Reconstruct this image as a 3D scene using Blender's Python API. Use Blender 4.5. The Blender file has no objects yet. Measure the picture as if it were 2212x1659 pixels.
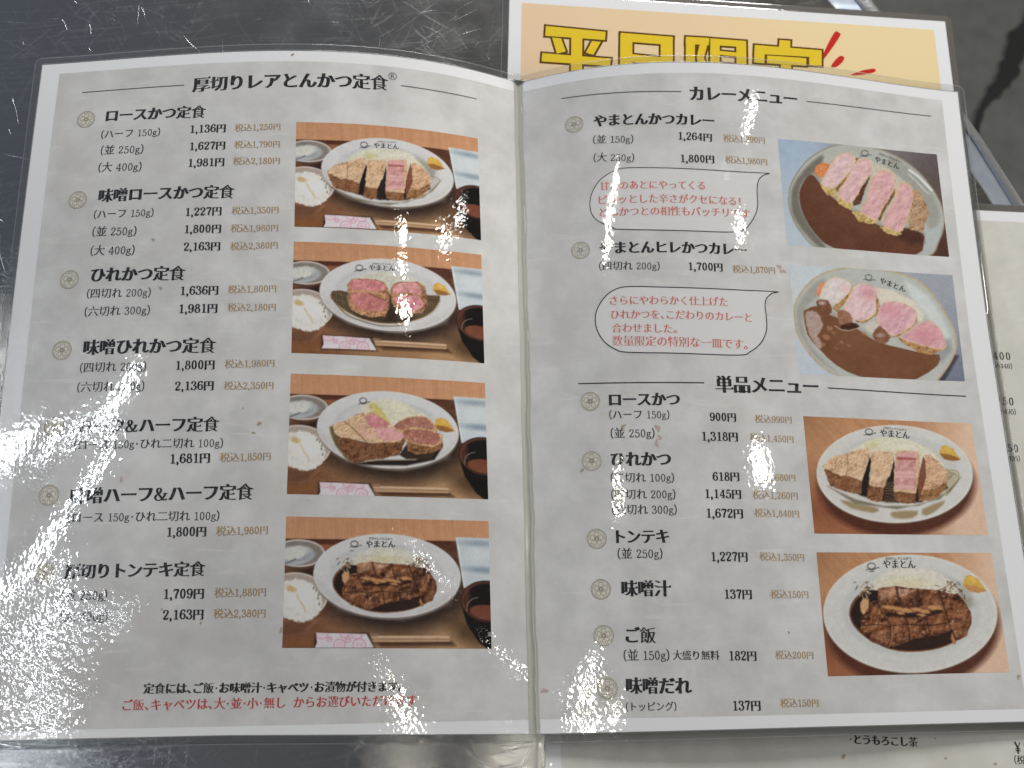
import bpy, bmesh, math
import numpy as np
from mathutils import Vector, Matrix

SC = bpy.context.scene
COL = SC.collection
MM = 0.001

# ------------------------------------------------------------------ camera
CAM_F = 900.6689            # focal length in pixels of a 1024 px wide picture
CAM_C = np.array([-36.7456, 41.8862, 384.688])      # millimetres
rx, ry, rz = 0.2633, -0.0738, -0.0207
def _rot(rx, ry, rz):
    a, b, c = math.cos(rx), math.cos(ry), math.cos(rz)
    d, e, g = math.sin(rx), math.sin(ry), math.sin(rz)
    Rx = np.array([[1,0,0],[0,a,-d],[0,d,a]]); Ry = np.array([[b,0,e],[0,1,0],[-e,0,b]])
    Rz = np.array([[c,-g,0],[g,c,0],[0,0,1]])
    return Rz @ Ry @ Rx
CAM_R = _rot(rx, ry, rz)
cam = bpy.data.cameras.new('camera'); co = bpy.data.objects.new('camera', cam); COL.objects.link(co)
M = Matrix([list(CAM_R[0]) + [CAM_C[0]*MM], list(CAM_R[1]) + [CAM_C[1]*MM], list(CAM_R[2]) + [CAM_C[2]*MM], [0,0,0,1]])
co.matrix_world = M
cam.sensor_width = 36; cam.lens = CAM_F/1024*36
cam.clip_start = 0.01; cam.clip_end = 50
cam.dof.use_dof = True; cam.dof.focus_distance = 0.385; cam.dof.aperture_fstop = 12
SC.camera = co

# ------------------------------------------------------------------ room light
world = bpy.data.worlds.new('World'); SC.world = world; world.use_nodes = True
nt = world.node_tree; nt.nodes.clear()
wo = nt.nodes.new('ShaderNodeOutputWorld'); bg = nt.nodes.new('ShaderNodeBackground')
tc = nt.nodes.new('ShaderNodeTexCoord'); nz = nt.nodes.new('ShaderNodeTexNoise'); nz.inputs['Scale'].default_value = 1.6
nz.inputs['Detail'].default_value = 2
sx = nt.nodes.new('ShaderNodeSeparateXYZ'); mr = nt.nodes.new('ShaderNodeMapRange')
mr.inputs['From Min'].default_value = 0.2; mr.inputs['From Max'].default_value = -0.75
cr = nt.nodes.new('ShaderNodeMixRGB'); cr.inputs[1].default_value = (0.150, 0.138, 0.122, 1); cr.inputs[2].default_value = (0.165, 0.20, 0.26, 1)
mu = nt.nodes.new('ShaderNodeMath'); mu.operation = 'MULTIPLY_ADD'; mu.inputs[1].default_value = 1.0; mu.inputs[2].default_value = 0.5
nt.links.new(tc.outputs['Generated'], sx.inputs[0]); nt.links.new(tc.outputs['Generated'], nz.inputs['Vector'])
nt.links.new(sx.outputs['X'], mr.inputs['Value']); nt.links.new(mr.outputs[0], cr.inputs[0])
nt.links.new(cr.outputs[0], bg.inputs['Color']); nt.links.new(nz.outputs[0], mu.inputs[0]); nt.links.new(mu.outputs[0], bg.inputs['Strength'])
nt.links.new(bg.outputs[0], wo.inputs[0])

def lamp(name, loc, target, sx, sy, radiance, color, half=90.0, spin=0):
    """a rectangular lamp; loc, target and sizes in mm; half = half angle of its beam in degrees"""
    l = bpy.data.lights.new(name, 'AREA'); l.shape = 'RECTANGLE'; l.size = sx*MM; l.size_y = sy*MM
    h = math.radians(min(half, 89.9)); k = 1.0 if half >= 85 else (math.tan(h)-h)/math.tan(h)
    l.color = color; l.energy = radiance*math.pi*(sx*MM)*(sy*MM)*k; l.spread = math.pi if half >= 85 else 2*h
    o = bpy.data.objects.new(name, l); COL.objects.link(o)
    d = (Vector(target)-Vector(loc)).normalized()
    q = (-d).to_track_quat('Z', 'Y')
    o.matrix_world = Matrix.Translation(Vector(loc)*MM) @ q.to_matrix().to_4x4() @ Matrix.Rotation(spin, 4, 'Z')
    return o
WARM = (1.0, 0.93, 0.80); NEUT = (1.0, 0.985, 0.95); COOL = (0.90, 0.95, 1.0)
# overhead lamps placed where they mirror as glints, each beam narrowed to its spot
for loc, tgt, sx_, sy_, rad, c_, half_ in [
    ((436, 831, 1800), (-54, 211, 16), 46, 60, 80, WARM, 3.0), ((410, 722, 1800), (-55, 196, 15), 40, 46, 80, WARM, 3.0), ((398, 600, 1800), (-54, 177, 14), 52, 60, 75, WARM, 3.0),
    ((789, 900, 1800), (-36, 206, 12), 30, 95, 80, WARM, 2.6),
    ((-222, 945, 1800), (42, 236, 15), 40, 50, 80, WARM, 3.0), ((-261, 885, 1800), (39, 224, 14), 44, 60, 80, WARM, 3.0), ((-259, 812, 1800), (37, 209, 13), 36, 70, 80, WARM, 3.0),
    ((911, 800, 1800), (98, 208, 16), 60, 60, 95, WARM, 1.1),
    ((12, 253, 1800), (37, 102, 8), 26, 30, 75, WARM, 2.6), ((45, 195, 1800), (38, 91, 8), 30, 30, 80, WARM, 2.6),
    ((905, 246, 1800), (100, 106, 10), 80, 90, 60, NEUT, 3.0),
    ((45, -127, 1800), (26, 23, 5), 46, 44, 90, NEUT, 0.7), ((63, -181, 1800), (25, 13, 4), 44, 54, 95, WARM, 0.7), ((90, -242, 1800), (25, 1, 4), 44, 54, 95, WARM, 0.7),
    ((202, -80, 1800), (-2, 22, 3), 14, 40, 70, NEUT, 0.4), ((178, -30, 1800), (-50, 68, 7), 20, 30, 60, NEUT, 0.4),
    ((-125, -302, 1800), (-50, 3, 3), 30, 36, 150, WARM, 0.5),
    ((1009, 1047, 1800), (-2, 201, 3), 20, 300, 60, NEUT, 3.0),
    ((150, -262, 1800), (5, -22, 0), 80, 60, 70, WARM, 0.8)]:
    lamp('glint_spot', loc, tgt, sx_, sy_, rad, c_, half_)
# small lamps added along the left glare, in place of one window
for loc, tgt, sx_, sy_ in [
    ((-1160, 485, 1800), (-165, 147, 14), 60, 50), ((-1186, 429, 1800), (-168, 140, 14), 90, 60), ((-1237, 379, 1800), (-172, 132, 13), 120, 60), ((-1329, 346, 1800), (-179, 125, 12), 110, 50),
    ((-1451, 343, 1800), (-188, 122, 10), 130, 46), ((-1591, 347, 1800), (-197, 118, 9), 150, 50), ((-1776, 387, 1800), (-209, 117, 7), 190, 70), ((-1900, 407, 1800), (-217, 115, 6), 150, 110),
    ((-1228, 290, 1800), (-174, 120, 12), 60, 60), ((-1210, 218, 1800), (-174, 112, 11), 60, 60), ((-1254, 164, 1800), (-179, 104, 10), 50, 60), ((-1307, 107, 1800), (-184, 94, 9), 60, 56),
    ((-1352, 55, 1800), (-190, 85, 8), 70, 50), ((-1383, 8, 1800), (-196, 76, 7), 90, 46), ((-1394, -28, 1800), (-202, 67, 6), 100, 36), ((-1379, -55, 1800), (-207, 59, 5), 80, 26),
    ((-1270, -90, 1800), (-198, 60, 6), 60, 34), ((-1205, -160, 1800), (-193, 54, 5), 66, 34), ((-1172, -202, 1800), (-193, 46, 5), 56, 26), ((-1120, -228, 1800), (-195, 37, 4), 50, 22), ((-1068, -251, 1800), (-195, 28, 4), 46, 20),
    ((-1010, -272, 1800), (-193, 20, 3), 60, 24), ((-955, -288, 1800), (-188, 14, 3), 36, 18), ((-908, -297, 1800), (-184, 6, 3), 30, 30)]:
    lamp('left_glare_lamp', loc, tgt, sx_*.75, sy_*.75, 60, COOL, 1.9)
lamp('left_glare_lamp', (-1104, 700, 1800), (-268, 162, 0), 70, 110, 60, NEUT, 1.1)  # added lamp for the bright reflection on the bare steel
# added panels outside the film's mirror range: key beyond the table, weaker at right
lamp('added_key_panel', (150, 1500, 620), (0, 150, 0), 900, 420, 18.5, (1.0, 0.985, 0.965))
lamp('added_side_panel', (1750, 200, 560), (0, 120, 0), 900, 420, 12.0, (1.0, 0.96, 0.9))

SC.view_settings.view_transform = 'Standard'; SC.view_settings.look = 'None'
SC.view_settings.exposure = 0.2; SC.view_settings.gamma = 1
SC.cycles.max_bounces = 8; SC.cycles.transparent_max_bounces = 12
SC.cycles.caustics_reflective = False; SC.cycles.caustics_refractive = False
SC.cycles.sample_clamp_indirect = 3

# ------------------------------------------------------------------ the opened menu's surface
W, H = 221.0, 297.0
CL = [-0.759, 129.0308, -55.2932, -1.2716, -21.5151, 58.6944, -2.2187, 17.7519, -10.2803]
CR = [19.473, 46.2973, 8.8451, 5.8247, 30.7706, 8.3119, -2.6583, -6.1552, 10.4189]
def _zr(x, y, c):
    u = np.abs(x)/W; v = y/H
    s = [u*(1-u), u*(1-u)*(1-2*u), u]
    return sum(c[i*3+j]*s[i]*v**j for i in range(3) for j in range(3))
def Z(x, y):
    """height in mm of the arched menu over the table"""
    x = np.asarray(x, float); y = np.asarray(y, float)
    z = np.where(x < 0, _zr(x, y, CL), _zr(x, y, CR))
    return 2.0+1.5*np.logaddexp(0, z/1.5)
def plane(h):
    return lambda x, y: np.zeros_like(np.asarray(x, float))+h
def unp(V, zf=Z):
    """point seen at V (2212 px wide survey of the photograph) on the surface zf, in mm"""
    V = np.atleast_2d(np.asarray(V, float))*(1024/2212.0)
    q = np.stack([(V[:,0]-512)/CAM_F, -(V[:,1]-384)/CAM_F, -np.ones(len(V))], 1)
    d = q @ CAM_R.T; t = -CAM_C[2]/d[:,2]
    for _ in range(60):
        P = CAM_C+d*t[:,None]; t = .5*t+.5*(zf(P[:,0], P[:,1])-CAM_C[2])/d[:,2]
    return CAM_C+d*t[:,None]
def proj(P):
    q = (P-CAM_C) @ CAM_R
    return np.stack([512+CAM_F*q[:,0]/-q[:,2], 384-CAM_F*q[:,1]/-q[:,2]], 1)*(2212/1024.0)

# ------------------------------------------------------------------ materials
def srgb(r, g, b):
    f = lambda c: (c/255/12.92 if c/255 <= 0.04045 else ((c/255+0.055)/1.055)**2.4)
    return (f(r), f(g), f(b))
def N(nt, t, **k):
    n = nt.nodes.new(t)
    for a, b in k.items(): setattr(n, a, b)
    return n
def film_group():
    """bump of the heat-sealed film: fine orange peel over long soft waves"""
    g = bpy.data.node_groups.new('sealed_film_relief', 'ShaderNodeTree')
    g.interface.new_socket('Normal', in_out='OUTPUT', socket_type='NodeSocketVector')
    o = N(g, 'NodeGroupOutput'); geo = N(g, 'ShaderNodeNewGeometry')
    mp = N(g, 'ShaderNodeMapping'); mp.inputs['Rotation'].default_value = (0, 0, 0.5); mp.inputs['Scale'].default_value = (1.12, 0.9, 1)
    g.links.new(geo.outputs['Position'], mp.inputs[0])
    n1 = N(g, 'ShaderNodeTexNoise'); n1.inputs['Scale'].default_value = 410; n1.inputs['Detail'].default_value = 1.0; n1.inputs['Roughness'].default_value = 0.45
    n2 = N(g, 'ShaderNodeTexNoise'); n2.inputs['Scale'].default_value = 60; n2.inputs['Detail'].default_value = 1
    n3 = N(g, 'ShaderNodeTexNoise'); n3.inputs['Scale'].default_value = 1700; n3.inputs['Detail'].default_value = 2
    for n in (n1, n3): g.links.new(mp.outputs[0], n.inputs['Vector'])
    g.links.new(geo.outputs['Position'], n2.inputs['Vector'])
    a = N(g, 'ShaderNodeMath', operation='MULTIPLY_ADD'); a.inputs[1].default_value = 0.35
    g.links.new(n2.outputs[0], a.inputs[0]); g.links.new(n1.outputs[0], a.inputs[2])
    a2 = N(g, 'ShaderNodeMath', operation='MULTIPLY_ADD'); a2.inputs[1].default_value = 0.02
    g.links.new(n3.outputs[0], a2.inputs[0]); g.links.new(a.outputs[0], a2.inputs[2])
    b = N(g, 'ShaderNodeBump'); b.inputs['Strength'].default_value = 1.0
    sp = N(g, 'ShaderNodeSeparateXYZ'); g.links.new(geo.outputs['Position'], sp.inputs[0])
    rg = N(g, 'ShaderNodeMapRange'); rg.inputs['From Min'].default_value = -0.10; rg.inputs['From Max'].default_value = -0.17; rg.inputs['To Min'].default_value = 0.000033; rg.inputs['To Max'].default_value = 0.000050
    g.links.new(sp.outputs['X'], rg.inputs['Value']); g.links.new(rg.outputs[0], b.inputs['Distance'])   # the pouch is sealed more coarsely along its outer left side
    g.links.new(a2.outputs[0], b.inputs['Height']); g.links.new(b.outputs[0], o.inputs[0])
    return g
FILM = film_group()
def laminated(name, color=None, attr=None, build=None, rough=0.6, coat=1.0, film=True):
    """print or paper seen through glossy laminating film"""
    m = bpy.data.materials.new(name); m.use_nodes = True; nt = m.node_tree
    p = nt.nodes['Principled BSDF']; p.inputs['Roughness'].default_value = rough; p.inputs['Specular IOR Level'].default_value = 0.0
    p.inputs['Coat Weight'].default_value = coat; p.inputs['Coat Roughness'].default_value = 0.03; p.inputs['Coat IOR'].default_value = 1.5
    if film:
        gn = N(nt, 'ShaderNodeGroup'); gn.node_tree = FILM; nt.links.new(gn.outputs[0], p.inputs['Coat Normal'])
    if attr:
        a = N(nt, 'ShaderNodeAttribute', attribute_name=attr); nt.links.new(a.outputs['Color'], p.inputs['Base Color'])
    elif build: nt.links.new(build(nt), p.inputs['Base Color'])
    else: p.inputs['Base Color'].default_value = (*color, 1)
    return m
def ink(name, color, amount=0.25):
    def b(nt):
        geo = N(nt, 'ShaderNodeNewGeometry'); n = N(nt, 'ShaderNodeTexNoise'); n.inputs['Scale'].default_value = 900; n.inputs['Detail'].default_value = 3
        nt.links.new(geo.outputs['Position'], n.inputs['Vector'])
        r = N(nt, 'ShaderNodeMapRange'); r.inputs['From Min'].default_value = 0.3; r.inputs['From Max'].default_value = 0.7
        nt.links.new(n.outputs[0], r.inputs['Value'])
        x = N(nt, 'ShaderNodeMixRGB'); x.inputs[1].default_value = (*color, 1)
        x.inputs[2].default_value = (*[c+(0.55-c)*amount*0.35 for c in color], 1)
        nt.links.new(r.outputs[0], x.inputs[0]); return x.outputs[0]
    return laminated(name, build=b)
def washi(name, c1, c2, c3):
    """printed handmade-paper pattern: clouds, faint fibres"""
    def b(nt):
        geo = N(nt, 'ShaderNodeNewGeometry')
        n1 = N(nt, 'ShaderNodeTexNoise'); n1.inputs['Scale'].default_value = 55; n1.inputs['Detail'].default_value = 6; n1.inputs['Roughness'].default_value = 0.62
        n2 = N(nt, 'ShaderNodeTexNoise'); n2.inputs['Scale'].default_value = 26; n2.inputs['Detail'].default_value = 4; n2.inputs['Distortion'].default_value = 1.5
        mp = N(nt, 'ShaderNodeMapping'); mp.inputs['Rotation'].default_value = (0, 0, 0.6); mp.inputs['Scale'].default_value = (1, 7, 1)
        n3 = N(nt, 'ShaderNodeTexNoise'); n3.inputs['Scale'].default_value = 45; n3.inputs['Detail'].default_value = 5; n3.inputs['Distortion'].default_value = 0.8
        for n in (n1, n2): nt.links.new(geo.outputs['Position'], n.inputs['Vector'])
        nt.links.new(geo.outputs['Position'], mp.inputs[0]); nt.links.new(mp.outputs[0], n3.inputs['Vector'])
        r1 = N(nt, 'ShaderNodeMapRange'); r1.inputs['From Min'].default_value = 0.34; r1.inputs['From Max'].default_value = 0.68; nt.links.new(n1.outputs[0], r1.inputs['Value'])
        x1 = N(nt, 'ShaderNodeMixRGB'); x1.inputs[1].default_value = (*c1, 1); x1.inputs[2].default_value = (*c2, 1); nt.links.new(r1.outputs[0], x1.inputs[0])
        r2 = N(nt, 'ShaderNodeMapRange'); r2.inputs['From Min'].default_value = 0.5; r2.inputs['From Max'].default_value = 0.75; r2.inputs['To Max'].default_value = 0.7; nt.links.new(n2.outputs[0], r2.inputs['Value'])
        x2 = N(nt, 'ShaderNodeMixRGB'); x2.inputs[2].default_value = (*c3, 1); nt.links.new(x1.outputs[0], x2.inputs[1]); nt.links.new(r2.outputs[0], x2.inputs[0])
        r3 = N(nt, 'ShaderNodeMapRange'); r3.inputs['From Min'].default_value = 0.62; r3.inputs['From Max'].default_value = 0.74; r3.inputs['To Max'].default_value = 0.30; nt.links.new(n3.outputs[0], r3.inputs['Value'])
        x3 = N(nt, 'ShaderNodeMixRGB'); x3.inputs[2].default_value = (0.82, 0.81, 0.78, 1); nt.links.new(x2.outputs[0], x3.inputs[1]); nt.links.new(r3.outputs[0], x3.inputs[0])
        return x3.outputs[0]
    return laminated(name, build=b)
def clear_film(name, white=0.07, dens=0.86):
    m = bpy.data.materials.new(name); m.use_nodes = True; nt = m.node_tree; nt.nodes.clear()
    o = N(nt, 'ShaderNodeOutputMaterial'); tr = N(nt, 'ShaderNodeBsdfTransparent'); tr.inputs[0].default_value = (dens, dens*1.01, dens, 1)
    gl = N(nt, 'ShaderNodeBsdfGlossy'); gl.inputs['Roughness'].default_value = 0.09
    df = N(nt, 'ShaderNodeBsdfDiffuse'); df.inputs[0].default_value = (0.75, 0.78, 0.76, 1)
    g = N(nt, 'ShaderNodeGroup'); g.node_tree = FILM; nt.links.new(g.outputs[0], gl.inputs['Normal'])
    fr = N(nt, 'ShaderNodeFresnel'); fr.inputs[0].default_value = 1.52
    a = N(nt, 'ShaderNodeMixShader'); a.inputs[0].default_value = white; nt.links.new(tr.outputs[0], a.inputs[1]); nt.links.new(df.outputs[0], a.inputs[2])
    b = N(nt, 'ShaderNodeMixShader'); nt.links.new(fr.outputs[0], b.inputs[0]); nt.links.new(a.outputs[0], b.inputs[1]); nt.links.new(gl.outputs[0], b.inputs[2])
    nt.links.new(b.outputs[0], o.inputs[0]); return m
def scratched_steel():
    m = bpy.data.materials.new('scratched_steel'); m.use_nodes = True; nt = m.node_tree; p = nt.nodes['Principled BSDF']
    p.inputs['Metallic'].default_value = 1; p.inputs['Specular IOR Level'].default_value = 0.5
    geo = N(nt, 'ShaderNodeNewGeometry')
    wob = N(nt, 'ShaderNodeTexNoise'); wob.inputs['Scale'].default_value = 9; nt.links.new(geo.outputs['Position'], wob.inputs['Vector'])
    tot = None; bright = None
    for i, (ang, sc, st, lo, hi, w) in enumerate([(0.12, 1300, 0.006, .54, .66, 0.8), (-0.55, 1100, 0.02, .62, .71, 1.0), (0.75, 1200, 0.022, .61, .70, 1.0),
                                                  (1.35, 1000, 0.018, .63, .72, .9), (-1.1, 1300, 0.03, .62, .70, .9), (2.2, 900, 0.04, .64, .72, 1.0)]):
        va = N(nt, 'ShaderNodeVectorMath', operation='MULTIPLY_ADD'); va.inputs[1].default_value = (0.02+0.006*i,)*3
        nt.links.new(wob.outputs['Color'], va.inputs[0]); nt.links.new(geo.outputs['Position'], va.inputs[2])
        mp = N(nt, 'ShaderNodeMapping', vector_type='TEXTURE'); mp.inputs['Rotation'].default_value = (0, 0, ang); mp.inputs['Location'].default_value = (i*.37, i*.11, 0)
        mp.inputs['Scale'].default_value = (1/st, 1, 1); nt.links.new(va.outputs[0], mp.inputs[0])
        n = N(nt, 'ShaderNodeTexNoise'); n.inputs['Scale'].default_value = sc*0.55; n.inputs['Detail'].default_value = 2.0; nt.links.new(mp.outputs[0], n.inputs['Vector'])
        r = N(nt, 'ShaderNodeMapRange'); r.inputs['From Min'].default_value = lo; r.inputs['From Max'].default_value = hi; r.inputs['To Max'].default_value = w
        nt.links.new(n.outputs[0], r.inputs['Value'])
        if tot is None: tot = r.outputs[0]
        else:
            ad = N(nt, 'ShaderNodeMath', operation='ADD'); nt.links.new(tot, ad.inputs[0]); nt.links.new(r.outputs[0], ad.inputs[1]); tot = ad.outputs[0]
    pk = N(nt, 'ShaderNodeTexNoise'); pk.inputs['Scale'].default_value = 16; pk.inputs['Detail'].default_value = 3; nt.links.new(geo.outputs['Position'], pk.inputs['Vector'])
    pr = N(nt, 'ShaderNodeMapRange'); pr.inputs['From Min'].default_value = .38; pr.inputs['From Max'].default_value = .66; pr.inputs['To Min'].default_value = 0.12; nt.links.new(pk.outputs[0], pr.inputs['Value'])
    pm = N(nt, 'ShaderNodeMath', operation='MULTIPLY'); nt.links.new(tot, pm.inputs[0]); nt.links.new(pr.outputs[0], pm.inputs[1]); tot = pm.outputs[0]
    sm = N(nt, 'ShaderNodeTexNoise'); sm.inputs['Scale'].default_value = 38; sm.inputs['Detail'].default_value = 7; sm.inputs['Roughness'].default_value = 0.65
    nt.links.new(geo.outputs['Position'], sm.inputs['Vector'])
    rr = N(nt, 'ShaderNodeMapRange'); rr.inputs['From Min'].default_value = .3; rr.inputs['From Max'].default_value = .75; rr.inputs['To Min'].default_value = 0.11; rr.inputs['To Max'].default_value = 0.21
    nt.links.new(sm.outputs[0], rr.inputs['Value'])
    ra = N(nt, 'ShaderNodeMath', operation='MULTIPLY_ADD'); ra.inputs[1].default_value = 0.06; nt.links.new(tot, ra.inputs[0]); nt.links.new(rr.outputs[0], ra.inputs[2])
    nt.links.new(ra.outputs[0], p.inputs['Roughness'])
    cx = N(nt, 'ShaderNodeMixRGB'); cx.inputs[1].default_value = (0.37, 0.375, 0.375, 1); cx.inputs[2].default_value = (0.50, 0.50, 0.49, 1); cx.use_clamp = True
    nt.links.new(tot, cx.inputs[0]); nt.links.new(cx.outputs[0], p.inputs['Base Color'])
    b = N(nt, 'ShaderNodeBump'); b.inputs['Strength'].default_value = 0.5; b.inputs['Distance'].default_value = 0.00003
    nt.links.new(tot, b.inputs['Height']); nt.links.new(b.outputs[0], p.inputs['Normal'])
    return m
def simple(name, color, rough=0.5, metal=0, scale=200, var=0.3, bump=0.0):
    m = bpy.data.materials.new(name); m.use_nodes = True; nt = m.node_tree; p = nt.nodes['Principled BSDF']
    p.inputs['Metallic'].default_value = metal; p.inputs['Roughness'].default_value = rough
    geo = N(nt, 'ShaderNodeNewGeometry'); n = N(nt, 'ShaderNodeTexNoise'); n.inputs['Scale'].default_value = scale; n.inputs['Detail'].default_value = 5
    nt.links.new(geo.outputs['Position'], n.inputs['Vector'])
    x = N(nt, 'ShaderNodeMixRGB'); x.inputs[1].default_value = (*[c*(1-var) for c in color], 1); x.inputs[2].default_value = (*[min(1, c*(1+var)) for c in color], 1)
    nt.links.new(n.outputs[0], x.inputs[0]); nt.links.new(x.outputs[0], p.inputs['Base Color'])
    if bump:
        b = N(nt, 'ShaderNodeBump'); b.inputs['Distance'].default_value = bump; nt.links.new(n.outputs[0], b.inputs['Height']); nt.links.new(b.outputs[0], p.inputs['Normal'])
    return m
M_WHITE = laminated('laminated_white_paper', build=lambda nt: _white(nt))if False else laminated('laminated_white_paper', (0.80, 0.81, 0.82))
M_WASHI = washi('printed_washi_grey', (0.555, 0.555, 0.540), (0.700, 0.698, 0.685), (0.590, 0.565, 0.545))
M_WASHI2 = washi('printed_washi_beige', (0.61, 0.595, 0.535), (0.71, 0.695, 0.64), (0.62, 0.585, 0.52))
M_PHOTO = laminated('printed_photo_ink', attr='ink')
M_BLACK = ink('black_ink', (0.010, 0.011, 0.013)); M_DARK = ink('thin_black_ink', (0.012, 0.013, 0.015), 0.3)
M_GOLD = ink('gold_ink', srgb(163, 135, 88)); M_RED = ink('red_ink', srgb(190, 62, 56)); M_PINKRED = ink('rose_red_ink', srgb(207, 112, 98), 0.5)
M_GREYLINE = ink('grey_rule_ink', srgb(60, 62, 66)); M_CREST = ink('crest_ink', srgb(140, 126, 96), 0.1); M_CRESTFILL = laminated('crest_fill_ink', srgb(213, 210, 200))
M_BUBBLE = laminated('bubble_white_ink', (0.70, 0.70, 0.69))
M_YELLOW = laminated('yellow_ink', srgb(228, 198, 52)); M_BROWN = laminated('brown_ink', srgb(96, 66, 28)); M_SPLASH = laminated('splash_red_ink', srgb(198, 44, 38))
def creamy(nt):
    geo = N(nt, 'ShaderNodeNewGeometry'); sp = N(nt, 'ShaderNodeSeparateXYZ'); nt.links.new(geo.outputs['Position'], sp.inputs[0])
    n = N(nt, 'ShaderNodeTexNoise'); n.inputs['Scale'].default_value = 18; nt.links.new(geo.outputs['Position'], n.inputs['Vector'])
    r = N(nt, 'ShaderNodeMapRange'); r.inputs['From Min'].default_value = 0.02; r.inputs['From Max'].default_value = 0.17; nt.links.new(sp.outputs['X'], r.inputs['Value'])
    a = N(nt, 'ShaderNodeMath', operation='MULTIPLY_ADD'); a.inputs[1].default_value = 0.5; a.use_clamp = True; nt.links.new(n.outputs[0], a.inputs[0])
    s = N(nt, 'ShaderNodeMath', operation='SUBTRACT'); s.inputs[1].default_value = 0.25; nt.links.new(r.outputs[0], s.inputs[0]); nt.links.new(s.outputs[0], a.inputs[2])
    x = N(nt, 'ShaderNodeMixRGB'); x.inputs[1].default_value = (*srgb(230, 203, 168), 1); x.inputs[2].default_value = (*srgb(236, 214, 166), 1)
    nt.links.new(a.outputs[0], x.inputs[0]); return x.outputs[0]
M_CREAM = laminated('cream_flyer_ink', build=creamy)
M_FILM = clear_film('clear_laminating_film', 0.035, 0.84); M_FILMEDGE = clear_film('film_cut_edge', 0.22, 0.8)
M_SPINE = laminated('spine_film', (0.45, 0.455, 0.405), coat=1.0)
M_STAIN = laminated('sauce_stain', srgb(176, 158, 136), coat=0.6); M_STAINRED = laminated('reddish_stain', srgb(188, 168, 160), coat=0.6)
M_STEEL = scratched_steel()
M_RIM = simple('satin_steel_rim', (0.46, 0.52, 0.60), 0.45, 1, 120, 0.25, 0.0002)
M_BEAD = simple('polished_steel_bead', (0.62, 0.64, 0.66), 0.34, 1, 400, 0.15, 0.00022)
M_FLOOR = simple('dark_stone_floor', (0.068, 0.070, 0.064), 0.75, 0, 28, 0.45, 0.002)
M_JOINT = simple('black_joint', (0.004, 0.004, 0.004), 0.9, 0, 30, 0.3)

# ------------------------------------------------------------------ mesh helpers
def link(o, parent=None):
    COL.objects.link(o)
    if parent is not None: o.parent = parent
    return o
def mesh_obj(name, verts, faces, mat, parent=None, smooth=False, label=None):
    me = bpy.data.meshes.new(name); me.from_pydata([tuple(v) for v in np.asarray(verts, float)*MM], [], faces)
    me.materials.append(mat)
    if smooth: me.shade_smooth()
    me.update(); o = link(bpy.data.objects.new(name, me), parent)
    if label: o['label'] = label
    return o
def empty(name, label, cat, loc=(0, 0, 0)):
    o = bpy.data.objects.new(name, None); COL.objects.link(o); o.location = loc; o.empty_display_size = .02
    o['label'] = label; o['category'] = cat; return o
def grid_faces(nx, ny, o=0):
    i = np.arange(nx-1)[None,:]; j = np.arange(ny-1)[:,None]; a = (o+j*nx+i).ravel()
    return np.stack([a, a+1, a+nx+1, a+nx], 1)
def sheet(name, x0, x1, y0, y1, zf, dz, mat, parent, nx=2, ny=2, thick=0.0, xf=None):
    """grid lying on zf; with thickness it gets an underside and cut edges"""
    X, Y = np.meshgrid(np.linspace(x0, x1, nx), np.linspace(y0, y1, ny))
    X = X.ravel(); Y = Y.ravel()
    if xf is not None: XW, YW = xf(X, Y)
    else: XW, YW = X, Y
    Zt = zf(XW, YW)+dz; V = np.stack([XW, YW, Zt], 1); F = grid_faces(nx, ny).tolist()
    if thick:
        n = len(V); V = np.vstack([V, np.stack([XW, YW, Zt-thick], 1)])
        F += [list(reversed([k+n for k in f])) for f in F]
        ring = list(range(nx))+[j*nx+nx-1 for j in range(1, ny)]+[(ny-1)*nx+i for i in range(nx-2, -1, -1)]+[j*nx for j in range(ny-2, 0, -1)]
        k = len(V); V = np.vstack([V, V[ring], V[[i+n for i in ring]]]); m = len(ring)     # walls get their own points: crisp cut edge
        F += [[k+(i+1) % m, k+i, k+m+i, k+m+(i+1) % m] for i in range(m)]
    return mesh_obj(name, V, F, mat, parent, True)
def ribbon_pts(P, w, closed=False):
    """left and right border points of a line through 2-D points, w scalar or array"""
    P = np.asarray(P, float); w = np.broadcast_to(np.asarray(w, float), (len(P),))
    if closed: t = np.roll(P, -1, 0)-np.roll(P, 1, 0)
    else: t = np.gradient(P, axis=0)
    t /= np.linalg.norm(t, axis=1)[:,None]+1e-9; n = np.stack([-t[:,1], t[:,0]], 1)
    return P+n*w[:,None]/2, P-n*w[:,None]/2
def catmull(P, n=6, closed=False):
    P = np.asarray(P, float); m = len(P); out = []
    for i in range(m if closed else m-1):
        if closed: p0, p1, p2, p3 = P[i-1], P[i], P[(i+1)%m], P[(i+2)%m]
        else: p0, p1, p2, p3 = P[max(i-1,0)], P[i], P[i+1], P[min(i+2,m-1)]
        for k in range(n):
            t = k/n; out.append(.5*((2*p1)+(-p0+p2)*t+(2*p0-5*p1+4*p2-p3)*t*t+(-p0+3*p1-3*p2+p3)*t**3))
    if not closed: out.append(P[-1])
    return np.array(out)

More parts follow.
